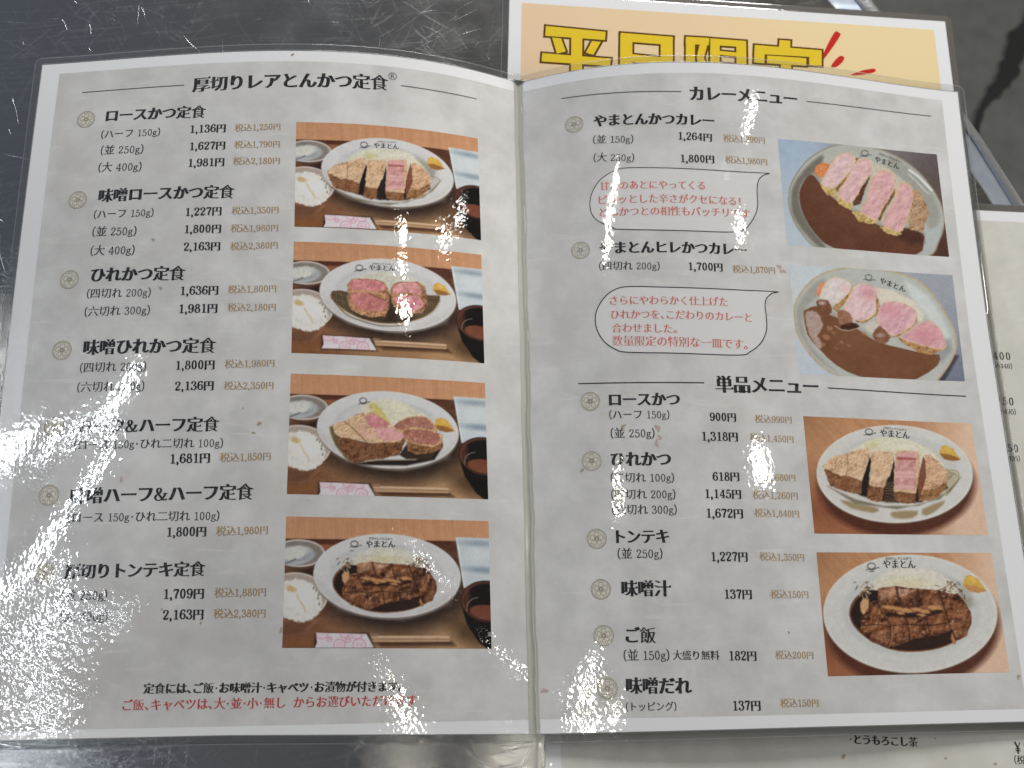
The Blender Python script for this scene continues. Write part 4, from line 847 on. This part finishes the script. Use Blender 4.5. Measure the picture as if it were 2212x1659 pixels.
CR_L, CR_D, SIDE = (214, 178, 142), (166, 118, 78), (140, 94, 58)
def cutlet_row(p, f, pink_first=2):
    """five-piece loin cutlet, sliced; f maps the layout to the view"""
    q = lambda *P: [f(a, b) for a, b in P]
    p.poly(q((430, 780), (700, 900), (960, 960), (1300, 960), (1600, 830), (1700, 700), (1500, 900), (1100, 990), (700, 940)), (96, 84, 62), 24, alpha=.7)
    p.poly(q((480, 760), (760, 870), (1000, 930), (1320, 930), (1580, 800), (1500, 700), (700, 700)), (48, 36, 28), 20, 6)
    p.crumbs(q((395, 610), (430, 570), (620, 690), (780, 720), (760, 850), (690, 850), (600, 830), (460, 780)), SIDE, (96, 60, 36), 8, dens=.62)
    p.crumbs(q((395, 625), (425, 575), (480, 520), (620, 490), (740, 455), (830, 440), (842, 500), (800, 640), (765, 740), (640, 690), (560, 690), (450, 640)), CR_L, CR_D, 9, dens=.66)
    p.stroke(q((620, 490), (630, 600), (615, 700), (625, 820)), 8, (128, 84, 52), 6, .7)
    p.poly(q((838, 520), (858, 560), (805, 800), (800, 860), (755, 868), (765, 740)), (34, 26, 22), 6, 4)
    p.crumbs(q((825, 775), (975, 785), (955, 915), (900, 925), (808, 895)), SIDE, (98, 62, 38), 8, dens=.6)
    p.crumbs(q((852, 480), (930, 465), (1068, 480), (1062, 560), (1030, 660), (975, 795), (900, 790), (830, 775), (842, 640), (848, 560)), CR_L, CR_D, 9, dens=.66)
    p.poly(q((1068, 540), (1072, 620), (1062, 900), (965, 900), (985, 800), (1035, 670)), (42, 32, 28), 6, 4)
    p.crumbs(q((1060, 815), (1275, 835), (1270, 935), (1180, 940), (1075, 915)), SIDE, (104, 66, 38), 8, dens=.6)
    p.crumbs(q((1085, 480), (1110, 465), (1300, 470), (1315, 560), (1295, 760), (1275, 850), (1062, 830), (1068, 640)), (212, 176, 142), CR_D, 8, dens=.7)
    p.poly(q((1098, 478), (1275, 480), (1282, 545), (1092, 540)), (214, 160, 156), 10, 4, tex=10); p.poly(q((1095, 520), (1275, 530), (1275, 552), (1092, 548)), (176, 92, 92), 10, 5)
    p.meat(q((1092, 555), (1272, 560), (1268, 700), (1262, 815), (1072, 805), (1082, 660)), (203, 146, 141), 5, 0, 16)
    for y in (665, 700, 790): p.poly(q((1085, y-18), (1265, y-10), (1262, y+14), (1082, y+8)), (226, 180, 176), 16, 8, alpha=.75)
    p.poly(q((1345, 515), (1368, 560), (1370, 700), (1330, 840), (1300, 905), (1290, 780), (1310, 640)), (132, 78, 52), 7, 5, tex=12)
    p.crumbs(q((1355, 508), (1400, 500), (1480, 560), (1540, 620), (1585, 690), (1570, 780), (1480, 880), (1390, 910), (1300, 915), (1340, 810), (1372, 700), (1366, 580)), (208, 168, 132), (170, 122, 80), 9, dens=.62)
    p.crumbs(q((1300, 915), (1345, 820), (1440, 810), (1560, 740), (1575, 780), (1480, 880), (1390, 915)), (158, 112, 66), (104, 68, 36), 8, dens=.6)
    for k in range(5): p.stroke(q((1590+k*18, 650+k*12), (1500+k*16, 800+k*16)), 5, (138, 120, 88), 5, .7, 0)
    p.stroke(q((1580, 650), (1680, 705), (1600, 820), (1470, 880)), 7, (150, 126, 84), 5, .9)

# --- left page, first: loin cutlet set
c1 = [(1073,442),(1730,502),(1742,870),(1066,821)]; v1 = ((1060, 430), 3.16)
p = set_meal(c1, *v1, None, 55)
p.shreds([(640,470),(700,400),(850,350),(1000,335),(1180,350),(1380,420),(1500,520),(1560,640),(1300,600),(700,560)], (214, 211, 193), n=140, seed=3)
p.ell(880, 430, 60, 40, (196, 190, 120), 50, alpha=.7); p.poly([(1400, 430), (1500, 480), (1640, 600), (1600, 700), (1500, 560)], (120, 118, 104), 40, alpha=.55)
cutlet_row(p, lambda a, b: (a, b)); mustard(p, 1630, 505, 105); roundel(p, 815, 295, 62)
ph = p.done(PL, 'printed photo of the sliced loin cutlet set meal, topmost on the left page'); brand(p, 'やまとん', 925, 1215, 305, 325, v1, ph, None, (970, 262, 1190, 272))
# --- second: fillet cutlet set
c2 = [(1064,875),(1743,923),(1754,1316),(1055,1278)]; v2 = ((1050, 860), 3.072)
p = set_meal(c2, *v2, None, 0)
p.shreds([(690,480),(780,420),(960,390),(1200,400),(1400,460),(1500,560),(1300,640),(800,600)], (205, 203, 190), n=110, seed=5)
bas = [(450,640),(470,595),(560,588),(700,620),(1500,640),(1670,645),(1665,720),(1600,810),(1480,890),(1250,955),(1000,955),(800,905),(620,820),(500,720)]
d = p.poly(bas, (88, 72, 50), 7); m = np.clip(.5-d/7, 0, 1)
for k in range(44):
    x = 470+k*28; p.paint(m*np.clip(1-np.abs(p.X-x-(p.Y-750)*.08)/3.5, 0, 1)*.55, (176, 152, 104))
for k in range(14):
    y = 600+k*28; p.paint(m*np.clip(1-np.abs(p.Y-y-(p.X-1050)**2*.00007)/3.5, 0, 1)*.5, (170, 146, 98))
p.paint(m*np.clip((p.X-600)/150, 0, 1)*np.clip((1450-p.X)/150, 0, 1)*.6, (58, 44, 34))
p.stroke([(450,640),(500,720),(620,820),(800,905),(1000,952),(1250,952),(1480,890),(1600,810),(1668,700)], 11, (172, 142, 92), 6)
p.stroke([(455,665),(620,850),(820,935),(1020,982),(1250,980)], 12, (70, 54, 36), 8, .7)
p.crumbs([(640,520),(680,470),(760,455),(950,462),(1050,500),(1085,560),(1110,650),(1108,780),(1050,880),(900,885),(760,850),(690,810),(650,740),(640,620)], (188, 140, 98), (126, 82, 50), 9, dens=.55)
p.meat([(678,500),(760,470),(950,480),(1055,530),(1035,590),(860,585),(685,580)], (205, 128, 130), 5); p.stroke([(660,600),(860,600),(1000,625),(1060,650)], 16, (206, 160, 116), 8, .9)
p.meat([(685,625),(850,615),(960,660),(1050,700),(1075,760),(1020,810),(900,815),(780,795),(700,720)], (198, 122, 120), 5)
p.stroke([(880,620),(960,660),(1050,690)], 12, (116, 72, 50), 8, .8)
p.crumbs([(1115,590),(1150,520),(1220,495),(1420,490),(1500,545),(1525,660),(1530,760),(1470,840),(1330,855),(1210,810),(1130,720)], (180, 132, 92), (116, 76, 46), 9, dens=.55)
p.meat([(1145,580),(1210,510),(1400,505),(1455,600),(1430,640),(1300,610),(1180,620)], (212, 146, 148), 5); p.meat([(1150,680),(1240,650),(1400,650),(1480,720),(1470,775),(1350,820),(1230,770)], (212, 140, 148), 5)
p.poly([(1110,640),(1135,760),(1200,880),(1400,900),(1300,940),(1050,930),(1090,860)], (52, 38, 30), 30, alpha=.8)
mustard(p, 1680, 570, 100); roundel(p, 770, 335, 62)
ph = p.done(PL, 'printed photo of the pink fillet cutlet set meal in a wire basket, second on the left page'); brand(p, 'やまとん', 880, 1170, 335, 345, v2, ph, None, (920, 292, 1150, 298))
# --- third: half and half set
c3 = [(1053,1353),(1756,1387),(1768,1808),(1039,1789)]; v3 = ((1030, 1340), 2.949)
p = set_meal(c3, *v3, None, 75)
p.poly([(480,620),(520,580),(600,640),(740,1000),(640,930),(540,800)], (110, 92, 62), 10, tex=16, ts=14); p.stroke([(485,600),(500,700),(580,850),(720,960)], 9, (160, 132, 86), 6, .9)
p.poly([(740,1000),(1000,960),(1400,960),(1690,820),(1600,960),(1300,1020),(900,1015)], (40, 30, 26), 20); p.stroke([(760,985),(1050,965),(1350,955),(1560,890)], 8, (168, 140, 96), 6, .8)
p.shreds([(800,420),(900,345),(1050,310),(1250,340),(1400,430),(1490,500),(1250,620),(1100,560),(860,470)], (216, 212, 190), n=150, seed=9)
p.shreds([(900,380),(960,350),(1050,440),(1120,560),(1060,540),(940,440)], (206, 194, 118), 8, 3, 34, 12)
p.crumbs([(550,660),(700,730),(900,780),(1080,770),(1290,690),(1290,760),(1225,905),(1080,940),(900,960),(740,1005),(640,900),(575,800)], (138, 92, 54), (88, 54, 32), 9, dens=.55)
p.crumbs([(510,590),(560,560),(640,545),(760,475),(930,445),(1010,500),(1130,575),(1295,700),(1230,770),(1060,770),(900,775),(740,735),(600,720),(540,680)], (216, 180, 142), CR_D, 9, dens=.68)
p.meat([(870,510),(960,462),(1010,500),(1120,575),(1040,610),(925,610)], (208, 132, 136), 5); p.meat([(960,640),(1130,618),(1275,700),(1220,740),(1090,755),(1010,710)], (220, 160, 162), 7, 3, 18)
p.poly([(800,560),(900,620),(1000,720),(880,740),(760,640)], (222, 170, 160), 40, alpha=.45); p.stroke([(640,545),(740,630),(830,720),(890,800),(905,920)], 8, (112, 72, 46), 6, .85); p.stroke([(1062,775),(1075,860),(1068,930)], 9, (84, 54, 36), 6, .8); p.stroke([(905,470),(940,452),(1010,500),(1120,570)], 10, (190, 150, 84), 6, .8)
p.poly([(1225,905),(1300,800),(1560,880),(1640,840),(1560,950),(1300,950)], (58, 44, 34), 16)
p.crumbs([(1160,600),(1220,545),(1330,500),(1470,485),(1570,530),(1635,620),(1620,680),(1300,660),(1230,660)], (206, 164, 118), (150, 106, 68), 8, dens=.6); p.meat([(1175,600),(1240,548),(1340,512),(1470,500),(1545,540),(1595,630),(1400,625),(1240,640)], (170, 112, 94), 5, 3, 20)
p.crumbs([(1300,750),(1560,800),(1690,740),(1695,820),(1600,880),(1420,905),(1320,870)], (156, 110, 68), (92, 60, 36), 8, dens=.55)
p.crumbs([(1245,650),(1310,610),(1500,622),(1690,690),(1680,780),(1580,825),(1400,795),(1300,760)], (210, 170, 124), (150, 106, 68), 7, dens=.6); p.meat([(1262,660),(1320,635),(1500,642),(1655,700),(1635,770),(1560,795),(1400,770),(1310,735)], (172, 110, 92), 5, 3, 20)
mustard(p, 1705, 580, 108); roundel(p, 840, 325, 60)
ph = p.done(PL, 'printed photo of the half and half cutlet set meal, third on the left page')
brand(p, 'やまとん', 950, 1240, 330, 340, v3, ph, M_DARK, (1030, 280, 1235, 296)) if False else None
for a, b in [(968, 318), (980, 328), (1170, 325)]: pass
# --- fourth: thick grilled pork set
c4 = [(1037,1870),(1769,1887),(1780,2349),(1022,2346)]; v4 = ((1010, 1860), 2.8)
def steak(p, f, k=1.0):
    q = lambda *P: [f(a, b) for a, b in P]
    p.poly(q((545,720),(560,630),(620,560),(700,520),(820,520),(1400,520),(1560,640),(1600,780),(1500,900),(1330,975),(1100,1005),(900,985),(700,900),(590,810)), (112, 66, 36), 10*k, 0, smooth=3)
    p.poly(q((560,725),(580,640),(650,560),(780,520),(1400,540),(1540,640),(1590,790),(1490,895),(1320,965),(1100,992),(900,972),(720,890),(610,810)), (40, 25, 20), 12*k, 0, smooth=3)
    p.shreds(q((735,500),(780,420),(880,370),(1020,345),(1230,355),(1380,420),(1480,540),(1300,540),(850,520)), (214, 210, 196), n=150, seed=21); r = np.random.default_rng(4)
    for _ in range(110):
        t = r.uniform(0, 1); e = (690+r.normal(0, 35), 500+r.normal(0, 40)) if t < .5 else (1420+r.normal(0, 45), 500+r.normal(0, 40)); a = r.uniform(0, 3.1); L = r.uniform(16, 46)
        p.stroke([f(*e), f(e[0]+L*math.cos(a), e[1]+L*math.sin(a)*.8)], 7*k, [(216, 210, 190), (206, 196, 168), (124, 82, 46), (70, 44, 28)][r.integers(4)], 4, .85, 0)
    p.ell(*f(1050, 470), 180*k, 45*k, (214, 200, 140), 60*k, alpha=.45)
    body = q((795,505),(950,488),(1060,505),(1150,508),(1320,520),(1440,555),(1530,620),(1595,690),(1580,790),(1560,880),(1480,915),(1430,830),(1330,870),(1100,905),(900,980),(740,930),(650,860),(640,760),(660,690),(730,610),(790,600))
    d = p.poly(body, (134, 82, 48), 7*k, 5, 20); m = np.clip(.5-d/7, 0, 1)
    n = p.noise(70*k, 3); n2 = p.noise(22*k, 3); p.paint(m*np.clip((.54-n)*5, 0, 1)*.85, (72, 40, 26)); p.paint(m*np.clip((n2-.6)*6, 0, 1)*.6, (178, 122, 74)); p.paint(m*np.clip((p.noise(12*k, 2)-.72)*7, 0, 1)*.7, (226, 186, 150))
    p.poly(q((800,515),(940,495),(960,560),(810,600)), (196, 148, 112), 30*k, 6, alpha=.75); p.poly(q((960,505),(1130,515),(1050,550),(975,575)), (206, 160, 138), 16*k, 6, alpha=.8)
    p.poly(q((650,850),(900,975),(1100,905),(1330,870),(1430,830),(1480,900),(1300,965),(1050,985),(850,965)), (54, 32, 24), 30*k, 8, alpha=.75); p.poly(q((1560,700),(1590,780),(1560,870),(1490,905),(1470,820)), (120, 76, 44), 20*k, 8, tex=26, ts=14, alpha=.8)
    p.relief(m, 70*k, 60); p.relief(m, 30*k, 30)
    for L in [((945,490),(975,600),(990,640)), ((1138,510),(1160,600),(1170,640)), ((1318,522),(1360,640),(1400,760),(1425,830)), ((785,600),(830,700),(900,790)), ((1000,700),(1050,790),(1075,970)), ((1200,700),(1225,800),(1240,860)), ((905,800),(905,900),(880,975)), ((660,800),(800,790),(905,810)), ((905,800),(1060,790),(1230,800),(1420,770))]:
        p.stroke([f(*a) for a in L], 9*k, (52, 30, 20), 6*k, .85)
    p.stroke(q((912,810),(910,900),(885,970)), 7*k, (206, 160, 110), 5*k, .7); p.poly(q((1432,850),(1470,930),(1450,950),(1420,900)), (176, 118, 76), 8*k, 4)
    p.poly(q((845,700),(1000,690),(1180,700),(1340,670),(1350,700),(1200,730),(1000,735),(860,725)), (44, 26, 18), 14*k, 8, alpha=.9)
    for a, b, rx_, ry_ in [(880,655,50,16),(960,665,46,16),(1040,680,60,18),(1130,672,56,16),(1200,690,46,16),(1290,660,60,24),(990,700,34,12),(1170,715,40,12)]: p.ell(*f(a, b), rx_*k, ry_*k, (194, 140, 84), 10*k, .15, tex=20, ts=12, warp=6)
    p.ell(*f(1300, 690), 50*k, 18*k, (60, 34, 24), 10*k, -.1); p.poly(q((640,620),(670,580),(715,600),(708,660),(670,710),(642,690)), (206, 160, 110), 8*k, 6, tex=12)
p = set_meal(c4, *v4, None, 60); steak(p, lambda a, b: (a, b)); roundel(p, 765, 305, 60)
ph = p.done(PL, 'printed photo of the dark grilled pork steak set meal, lowest on the left page'); brand(p, 'やまとん', 880, 1180, 308, 310, v4, ph, None, (915, 252, 1150, 258))

# --- right page: loin curry
def blend_bg(p, stops):
    w = 0; acc = 0
    for x, y, col, s in stops:
        g = np.exp(-((p.X-x)**2+(p.Y-y)**2)/(2*s*s)); acc = acc+g[:,None]*np.array(col, float); w = w+g
    p.c = acc/(w[:,None]+1e-12)
k1 = [(2816,503),(3392,559),(3437,930),(2851,888)]; w1 = ((2800, 490), 3.352)
p = Print(k1, *w1, 280, 184)
blend_bg(p, [(100,100,(160,180,200),350),(100,700,(176,191,204),350),(200,1300,(184,198,208),300),(900,60,(150,160,170),200),(1500,150,(128,122,120),260),(1900,260,(92,86,88),260),(2000,800,(104,84,78),300),(2100,1400,(84,50,36),260)])
rimP = [(190,800),(225,580),(390,330),(620,170),(850,112),(1150,138),(1420,220),(1700,390),(1900,610),(2030,830),(2075,1050),(2010,1280),(1860,1480),(1200,1560),(560,1380),(330,1160),(230,980)]
p.poly(rimP, (150, 142, 124), 10, 0, smooth=4, grow=10); p.poly(rimP, (178, 180, 172), 10, 0, smooth=4, tex=3, ts=120, grow=-6)
p.poly([(215,800),(250,600),(410,380),(600,240),(560,400),(380,540),(310,720),(350,920),(470,1140),(640,1360),(520,1330),(330,1120),(240,960)], (112, 108, 96), 40, smooth=3, alpha=.9)
p.poly([(300,760),(380,540),(460,480),(600,420),(560,520),(380,720),(360,900)], (140, 130, 116), 30, alpha=.6)
p.poly([(1420,240),(1700,420),(1900,650),(2030,1000),(1900,1150),(1800,800),(1600,560),(1400,400)], (150, 150, 140), 60, alpha=.7, smooth=2); p.stroke([(1650,420),(1760,500),(1850,590),(1925,670)], 26, (222, 226, 226), 16, .9); p.stroke([(1640,470),(1740,560),(1830,660),(1890,710)], 14, (206, 212, 212), 12, .8)
p.poly([(1850,1180),(1950,1120),(2050,1080),(2000,1280),(1860,1450),(1740,1440),(1830,1300)], (176, 184, 182), 30, alpha=.9)
p.poly([(470,478),(385,540),(318,700),(345,900),(430,1080),(560,1250),(700,1350),(1100,1480),(1740,1445),(1825,1290),(1815,1200),(1640,1130),(1300,1100),(900,880),(700,740),(580,600)], (104, 62, 42), 9, 0, smooth=3, tex=5, ts=220)
p.poly([(400,600),(700,1000),(1200,1250),(1300,1100),(900,880),(700,740),(560,560)], (116, 72, 50), 120, alpha=.5); p.poly([(1400,1150),(1640,1130),(1820,1200),(1825,1300),(1700,1330),(1500,1250)], (70, 40, 34), 70, alpha=.7)
p.poly([(1190,330),(1350,380),(1540,520),(1720,700),(1850,900),(1700,900),(1200,560)], (196, 190, 172), 26, 12, tex=16, ts=20)
p.poly([(500,470),(510,380),(600,325),(700,365),(640,470),(580,520)], (214, 132, 68), 10, 10, 24, tex=24, ts=24)
def curry_slice(top, side, low, pink, sidec, lowc=(204, 178, 106)):
    p.crumbs(low, lowc, (150, 116, 60), 10, dens=.62, grow=6); p.crumbs(side, sidec, tuple(int(v*.62) for v in sidec), 8, dens=.5)
    p.crumbs(top, (214, 184, 130), (186, 150, 90), 8, grow=12, dens=.7, smooth=2); p.meat(top, pink, 7, 2, 15, 12, 90)
curry_slice([(775,260),(880,218),(985,265),(975,360),(870,500),(740,630),(650,625),(590,580),(660,440)], [(990,270),(1035,275),(950,450),(800,690),(740,665),(870,500)], [(570,590),(740,650),(765,740),(650,715)], (216, 184, 184), (152, 118, 62))
curry_slice([(1040,300),(1180,315),(1175,470),(1090,560),(950,815),(790,715),(880,560)], [(1185,480),(1150,560),(1060,830),(975,860),(965,800),(1080,620)], [(770,740),(950,820),(950,900),(800,830)], (216, 176, 176), (116, 72, 50))
curry_slice([(1270,450),(1390,430),(1460,500),(1465,640),(1310,900),(1250,1020),(1065,930),(1150,760),(1180,570)], [(1470,640),(1480,700),(1330,960),(1290,1040),(1260,1000)], [(960,930),(1080,950),(1260,1040),(1200,1075),(1040,1040)], (213, 166, 166), (140, 98, 60))
curry_slice([(1550,580),(1640,600),(1690,720),(1670,850),(1590,1090),(1520,1170),(1350,1090),(1350,990),(1480,770)], [(1700,650),(1740,740),(1700,860),(1610,1110),(1660,880)], [(1300,1110),(1420,1130),(1560,1190),(1500,1215),(1380,1180)], (213, 166, 165), (196, 160, 118))
p.crumbs([(1720,640),(1810,740),(1890,950),(1840,1080),(1820,1160),(1680,1150),(1640,1080),(1690,900)], (184, 150, 116), (150, 110, 72), 12, dens=.55, smooth=2)
roundel(p, 1110, 215, 68, .05, (60, 72, 76))
ph = p.done(PR, 'printed photo of curry with four pale pink loin slices, topmost on the right page'); brand(p, 'やまとん', 1230, 1530, 285, 385, w1, ph, None, (1285, 225, 1540, 320))
# --- right page: fillet curry
k2 = [(2857,956),(3449,996),(3494,1381),(2894,1355)]; w2 = ((2830, 940), 3.206)
p = Print(k2, *w2, 280, 184)
blend_bg(p, [(150,150,(196,206,212),350),(150,700,(200,208,210),350),(300,1300,(186,198,212),250),(900,60,(176,186,196),200),(1500,150,(160,166,174),260),(1900,260,(158,162,172),260),(2050,800,(150,154,166),300),(2080,1350,(112,118,136),220)])
rimP = [(145,640),(190,440),(390,210),(680,105),(1000,95),(1400,168),(1700,335),(1940,690),(2025,900),(2005,1100),(1860,1340),(1700,1460),(1200,1500),(640,1340),(390,1170),(200,900)]
p.poly([(1760,1400),(2010,1100),(2060,1120),(1900,1400),(1850,1440)], (58, 56, 62), 30, alpha=.8); p.poly(rimP, (190, 170, 134), 9, 0, smooth=4, tex=12, ts=30, grow=8); p.poly(rimP, (182, 186, 180), 12, 0, smooth=4, tex=3, ts=120, grow=-12)
p.poly([(175,640),(220,470),(400,260),(520,230),(420,420),(280,560),(250,760),(330,980),(500,1180),(640,1300),(400,1140),(220,880)], (160, 160, 150), 40, smooth=2, alpha=.9); p.poly([(1440,250),(1700,420),(1850,640),(1960,900),(1900,1000),(1760,740),(1560,520)], (206, 212, 210), 60, smooth=2, alpha=.85)
p.poly([(1830,900),(1960,930),(1980,1060),(1850,1200),(1800,1110)], (140, 146, 144), 50, alpha=.7)
p.poly([(255,620),(290,580),(400,540),(560,640),(700,700),(900,820),(1100,950),(1400,1030),(1700,1095),(1830,1105),(1810,1230),(1570,1385),(1300,1440),(900,1355),(640,1230),(430,1030),(300,870)], (122, 78, 48), 9, 0, smooth=2, tex=5, ts=200)
p.poly([(600,640),(900,820),(1100,950),(900,1100),(600,1000)], (134, 92, 60), 120, alpha=.5)
p.poly([(280,620),(360,590),(450,660),(480,780),(420,880),(480,1000),(420,1030),(330,880),(290,760)], (178, 152, 140), 16, 12, 30, tex=20, ts=26, smooth=2)
for a, b, r_ in [(560,800,40),(520,900,50),(600,850,26),(480,980,34),(700,960,22),(780,1000,20),(960,860,30),(640,1030,14)]: p.ell(a, b, r_, r_*.6, (168, 124, 88), 14, .4, warp=8, alpha=.75)
p.poly([(1060,320),(1280,350),(1550,490),(1660,650),(1620,720),(1200,640)], (214, 208, 190), 22, 8, tex=8, ts=20)
p.poly([(930,780),(1060,700),(1150,800),(1050,850)], (204, 198, 186), 20, 8, tex=12)
p.poly([(405,330),(450,270),(510,262),(470,360),(440,440),(400,410)], (216, 146, 108), 10, 6, tex=14)
def fillet(top, crust, pink, hot=None):
    p.crumbs(crust, (186, 142, 88), (130, 90, 48), 9, dens=.58); p.crumbs(top, (216, 190, 146), (190, 150, 100), 7, grow=12, dens=.72, smooth=2); p.meat(top, pink, 5, 3, 10, 14, 110)
    if hot: p.ell(*hot, (208, 132, 144), 90, .2, alpha=.55)
fillet([(450,440),(520,280),(620,215),(770,255),(800,320),(750,410),(600,520),(490,470)], [(800,330),(830,300),(800,420),(680,570),(640,610),(590,560),(700,470)], (218, 206, 204)); p.ell(760, 330, 60, 50, (222, 180, 178), 70, alpha=.6)
fillet([(730,560),(850,330),(950,285),(1060,350),(1085,500),(1080,620),(960,700),(850,690),(790,620)], [(1060,380),(1120,450),(1140,540),(1110,640),(960,740),(880,730),(850,690),(1070,620)], (220, 188, 190), (1010, 380, 90, 80))
fillet([(1120,650),(1190,510),(1400,510),(1550,600),(1560,680),(1490,780),(1330,870),(1260,860),(1140,760)], [(1570,640),(1580,720),(1500,800),(1340,900),(1280,900),(1330,870),(1490,780)], (214, 166, 172), (1260, 580, 120, 70))
fillet([(1390,900),(1560,790),(1700,710),(1840,820),(1900,1000),(1800,1030),(1550,960)], [(1350,900),(1500,960),(1700,1010),(1910,1010),(1900,1040),(1740,1100),(1600,1080),(1380,950)], (214, 164, 168), (1680, 880, 160, 110))
for P_, c_ in [([(400,490),(460,465),(540,480),(590,580),(540,640),(440,590)], (124, 78, 54)), ([(650,620),(700,580),(800,630),(820,740),(740,790),(660,720)], (160, 110, 84)), ([(1060,860),(1130,770),(1190,810),(1270,900),(1200,970),(1090,950)], (138, 92, 66)), ([(700,760),(840,730),(900,780),(780,820),(690,800)], (76, 44, 30))]: p.poly(P_, c_, 12, 9, 22, 2, 22, 26)
p.ell(470, 505, 40, 22, (210, 190, 184), 24, alpha=.8); p.ell(1150, 880, 46, 24, (176, 160, 156), 24, alpha=.7); p.stroke([(620,770),(700,815),(790,822),(870,800)], 10, (206, 190, 178), 8, .8)
roundel(p, 1010, 205, 64, .2, (66, 78, 86))
ph = p.done(PR, 'printed photo of curry with four round fillet slices, second on the right page'); brand(p, 'やまとん', 1140, 1440, 240, 350, w2, ph)
# --- right page: loin cutlet on its plate
k3 = [(2908,1507),(3517,1533),(3578,1938),(2949,1932)]; w3 = ((2890, 1490), 3.16)
def wood_bg(p, cx, cy, rx_, ry_):
    p.grain(np.ones(len(p.X)), (190, 138, 94), 17, .85, 300, 12)
    p.paint(np.clip((600-p.X)/600, 0, 1)*np.clip((500-p.Y)/500, 0, 1)*.55, (132, 92, 56)); p.paint(np.clip((p.Y-500)/600, 0, 1)*.85, (138, 76, 46))
    p.paint(np.clip((p.X-1350+p.Y*.12)/620, 0, 1)*.95, (224, 190, 162))
    p.paint(np.clip((1250-p.X)/500, 0, 1)*np.clip((p.Y-1150)/200, 0, 1)*.5, (176, 116, 72))
    d, *_ = p.ell(cx+20, cy+120, rx_*1.0, ry_*1.06, (84, 42, 28), 70, .0, alpha=.94)
    p.ell(cx, cy+10, rx_, ry_, (120, 100, 86), 12, .02); p.ell(cx, cy, rx_, ry_, (214, 212, 204), 7, .02); p.ell(cx, cy-6, rx_*.975, ry_*.965, (206, 205, 200), 16, .02, tex=3, ts=100)
p = Print(k3, *w3, 280, 184); wood_bg(p, 1105, 715, 895, 560)
p.ell(1110, 660, 700, 400, (190, 190, 186), 40, alpha=.6)
for P_ in [[(480,1010),(700,1060),(920,1110),(860,1160),(620,1110)], [(1070,1150),(1370,1140),(1300,1220),(1100,1220)], [(1420,1120),(1680,1020),(1600,1120),(1460,1195)]]: p.poly(P_, (160, 140, 102), 26, smooth=2)
p.shreds([(560,500),(700,390),(860,320),(1060,290),(1300,340),(1480,420),(1600,520),(1650,640),(1300,600),(700,560)], (216, 212, 188), n=150, seed=31); p.ell(860, 380, 60, 40, (206, 200, 130), 50, alpha=.6)
p.poly([(1620,640),(1830,690),(1830,780),(1700,960),(1560,1000)], (196, 192, 170), 10); 
for k in range(10): p.stroke([(1690+k*13, 670+k*4), (1600+k*10, 980-k*20)], 4, (130, 112, 78), 4, .7, 0); p.stroke([(1700, 700+k*24), (1820-k*10, 720+k*24)], 4, (130, 112, 78), 4, .6, 0)
p.stroke([(1690,665),(1830,690),(1825,790),(1700,960)], 9, (150, 128, 84), 6, .9)
cutlet_row(p, lambda a, b: ((a-395)*1.21+285, (b-440)*1.28+415)); 
for k in range(8): p.stroke([(1010+k*12, 800), (985+k*16, 1050)], 4, (176, 150, 104), 4, .6, 0); p.stroke([(1000, 820+k*30), (1100, 822+k*30)], 4, (176, 150, 104), 4, .5, 0)
mustard(p, 1730, 470, 125); roundel(p, 810, 230, 66)
ph = p.done(PR, 'printed photo of a sliced loin cutlet alone on an oval plate, third on the right page'); brand(p, 'やまとん', 935, 1275, 245, 275, w3, ph, None, (975, 188, 1240, 212))
# --- right page: grilled pork on its plate
k4 = [(2956,2000),(3591,2002),(3656,2434),(2998,2449)]; w4 = ((2930, 1980), 2.949)
p = Print(k4, *w4, 280, 184); wood_bg(p, 1080, 715, 930, 632); p.ell(1090, 700, 730, 470, (188, 190, 188), 40, alpha=.75); p.ell(1110, 690, 690, 440, (202, 203, 200), 60, alpha=.8)
p.poly([(1640,520),(1740,560),(1720,640),(1640,640)], (150, 140, 112), 50, alpha=.8); p.poly([(1500,330),(1700,440),(1780,640),(1700,640),(1560,480)], (160, 158, 146), 60, alpha=.6)
steak(p, lambda a, b: ((a-545)*1.235+430, (b-345)*1.36+225), 1.25); mustard(p, 1760, 390, 130, (196, 142, 76)); roundel(p, 665, 205, 68)
ph = p.done(PR, 'printed photo of dark grilled pork on an oval plate, lowest on the right page'); brand(p, 'やまとん', 785, 1135, 185, 190, w4, ph, None, (815, 128, 1090, 124))
bpy.data.objects.remove(_fo)
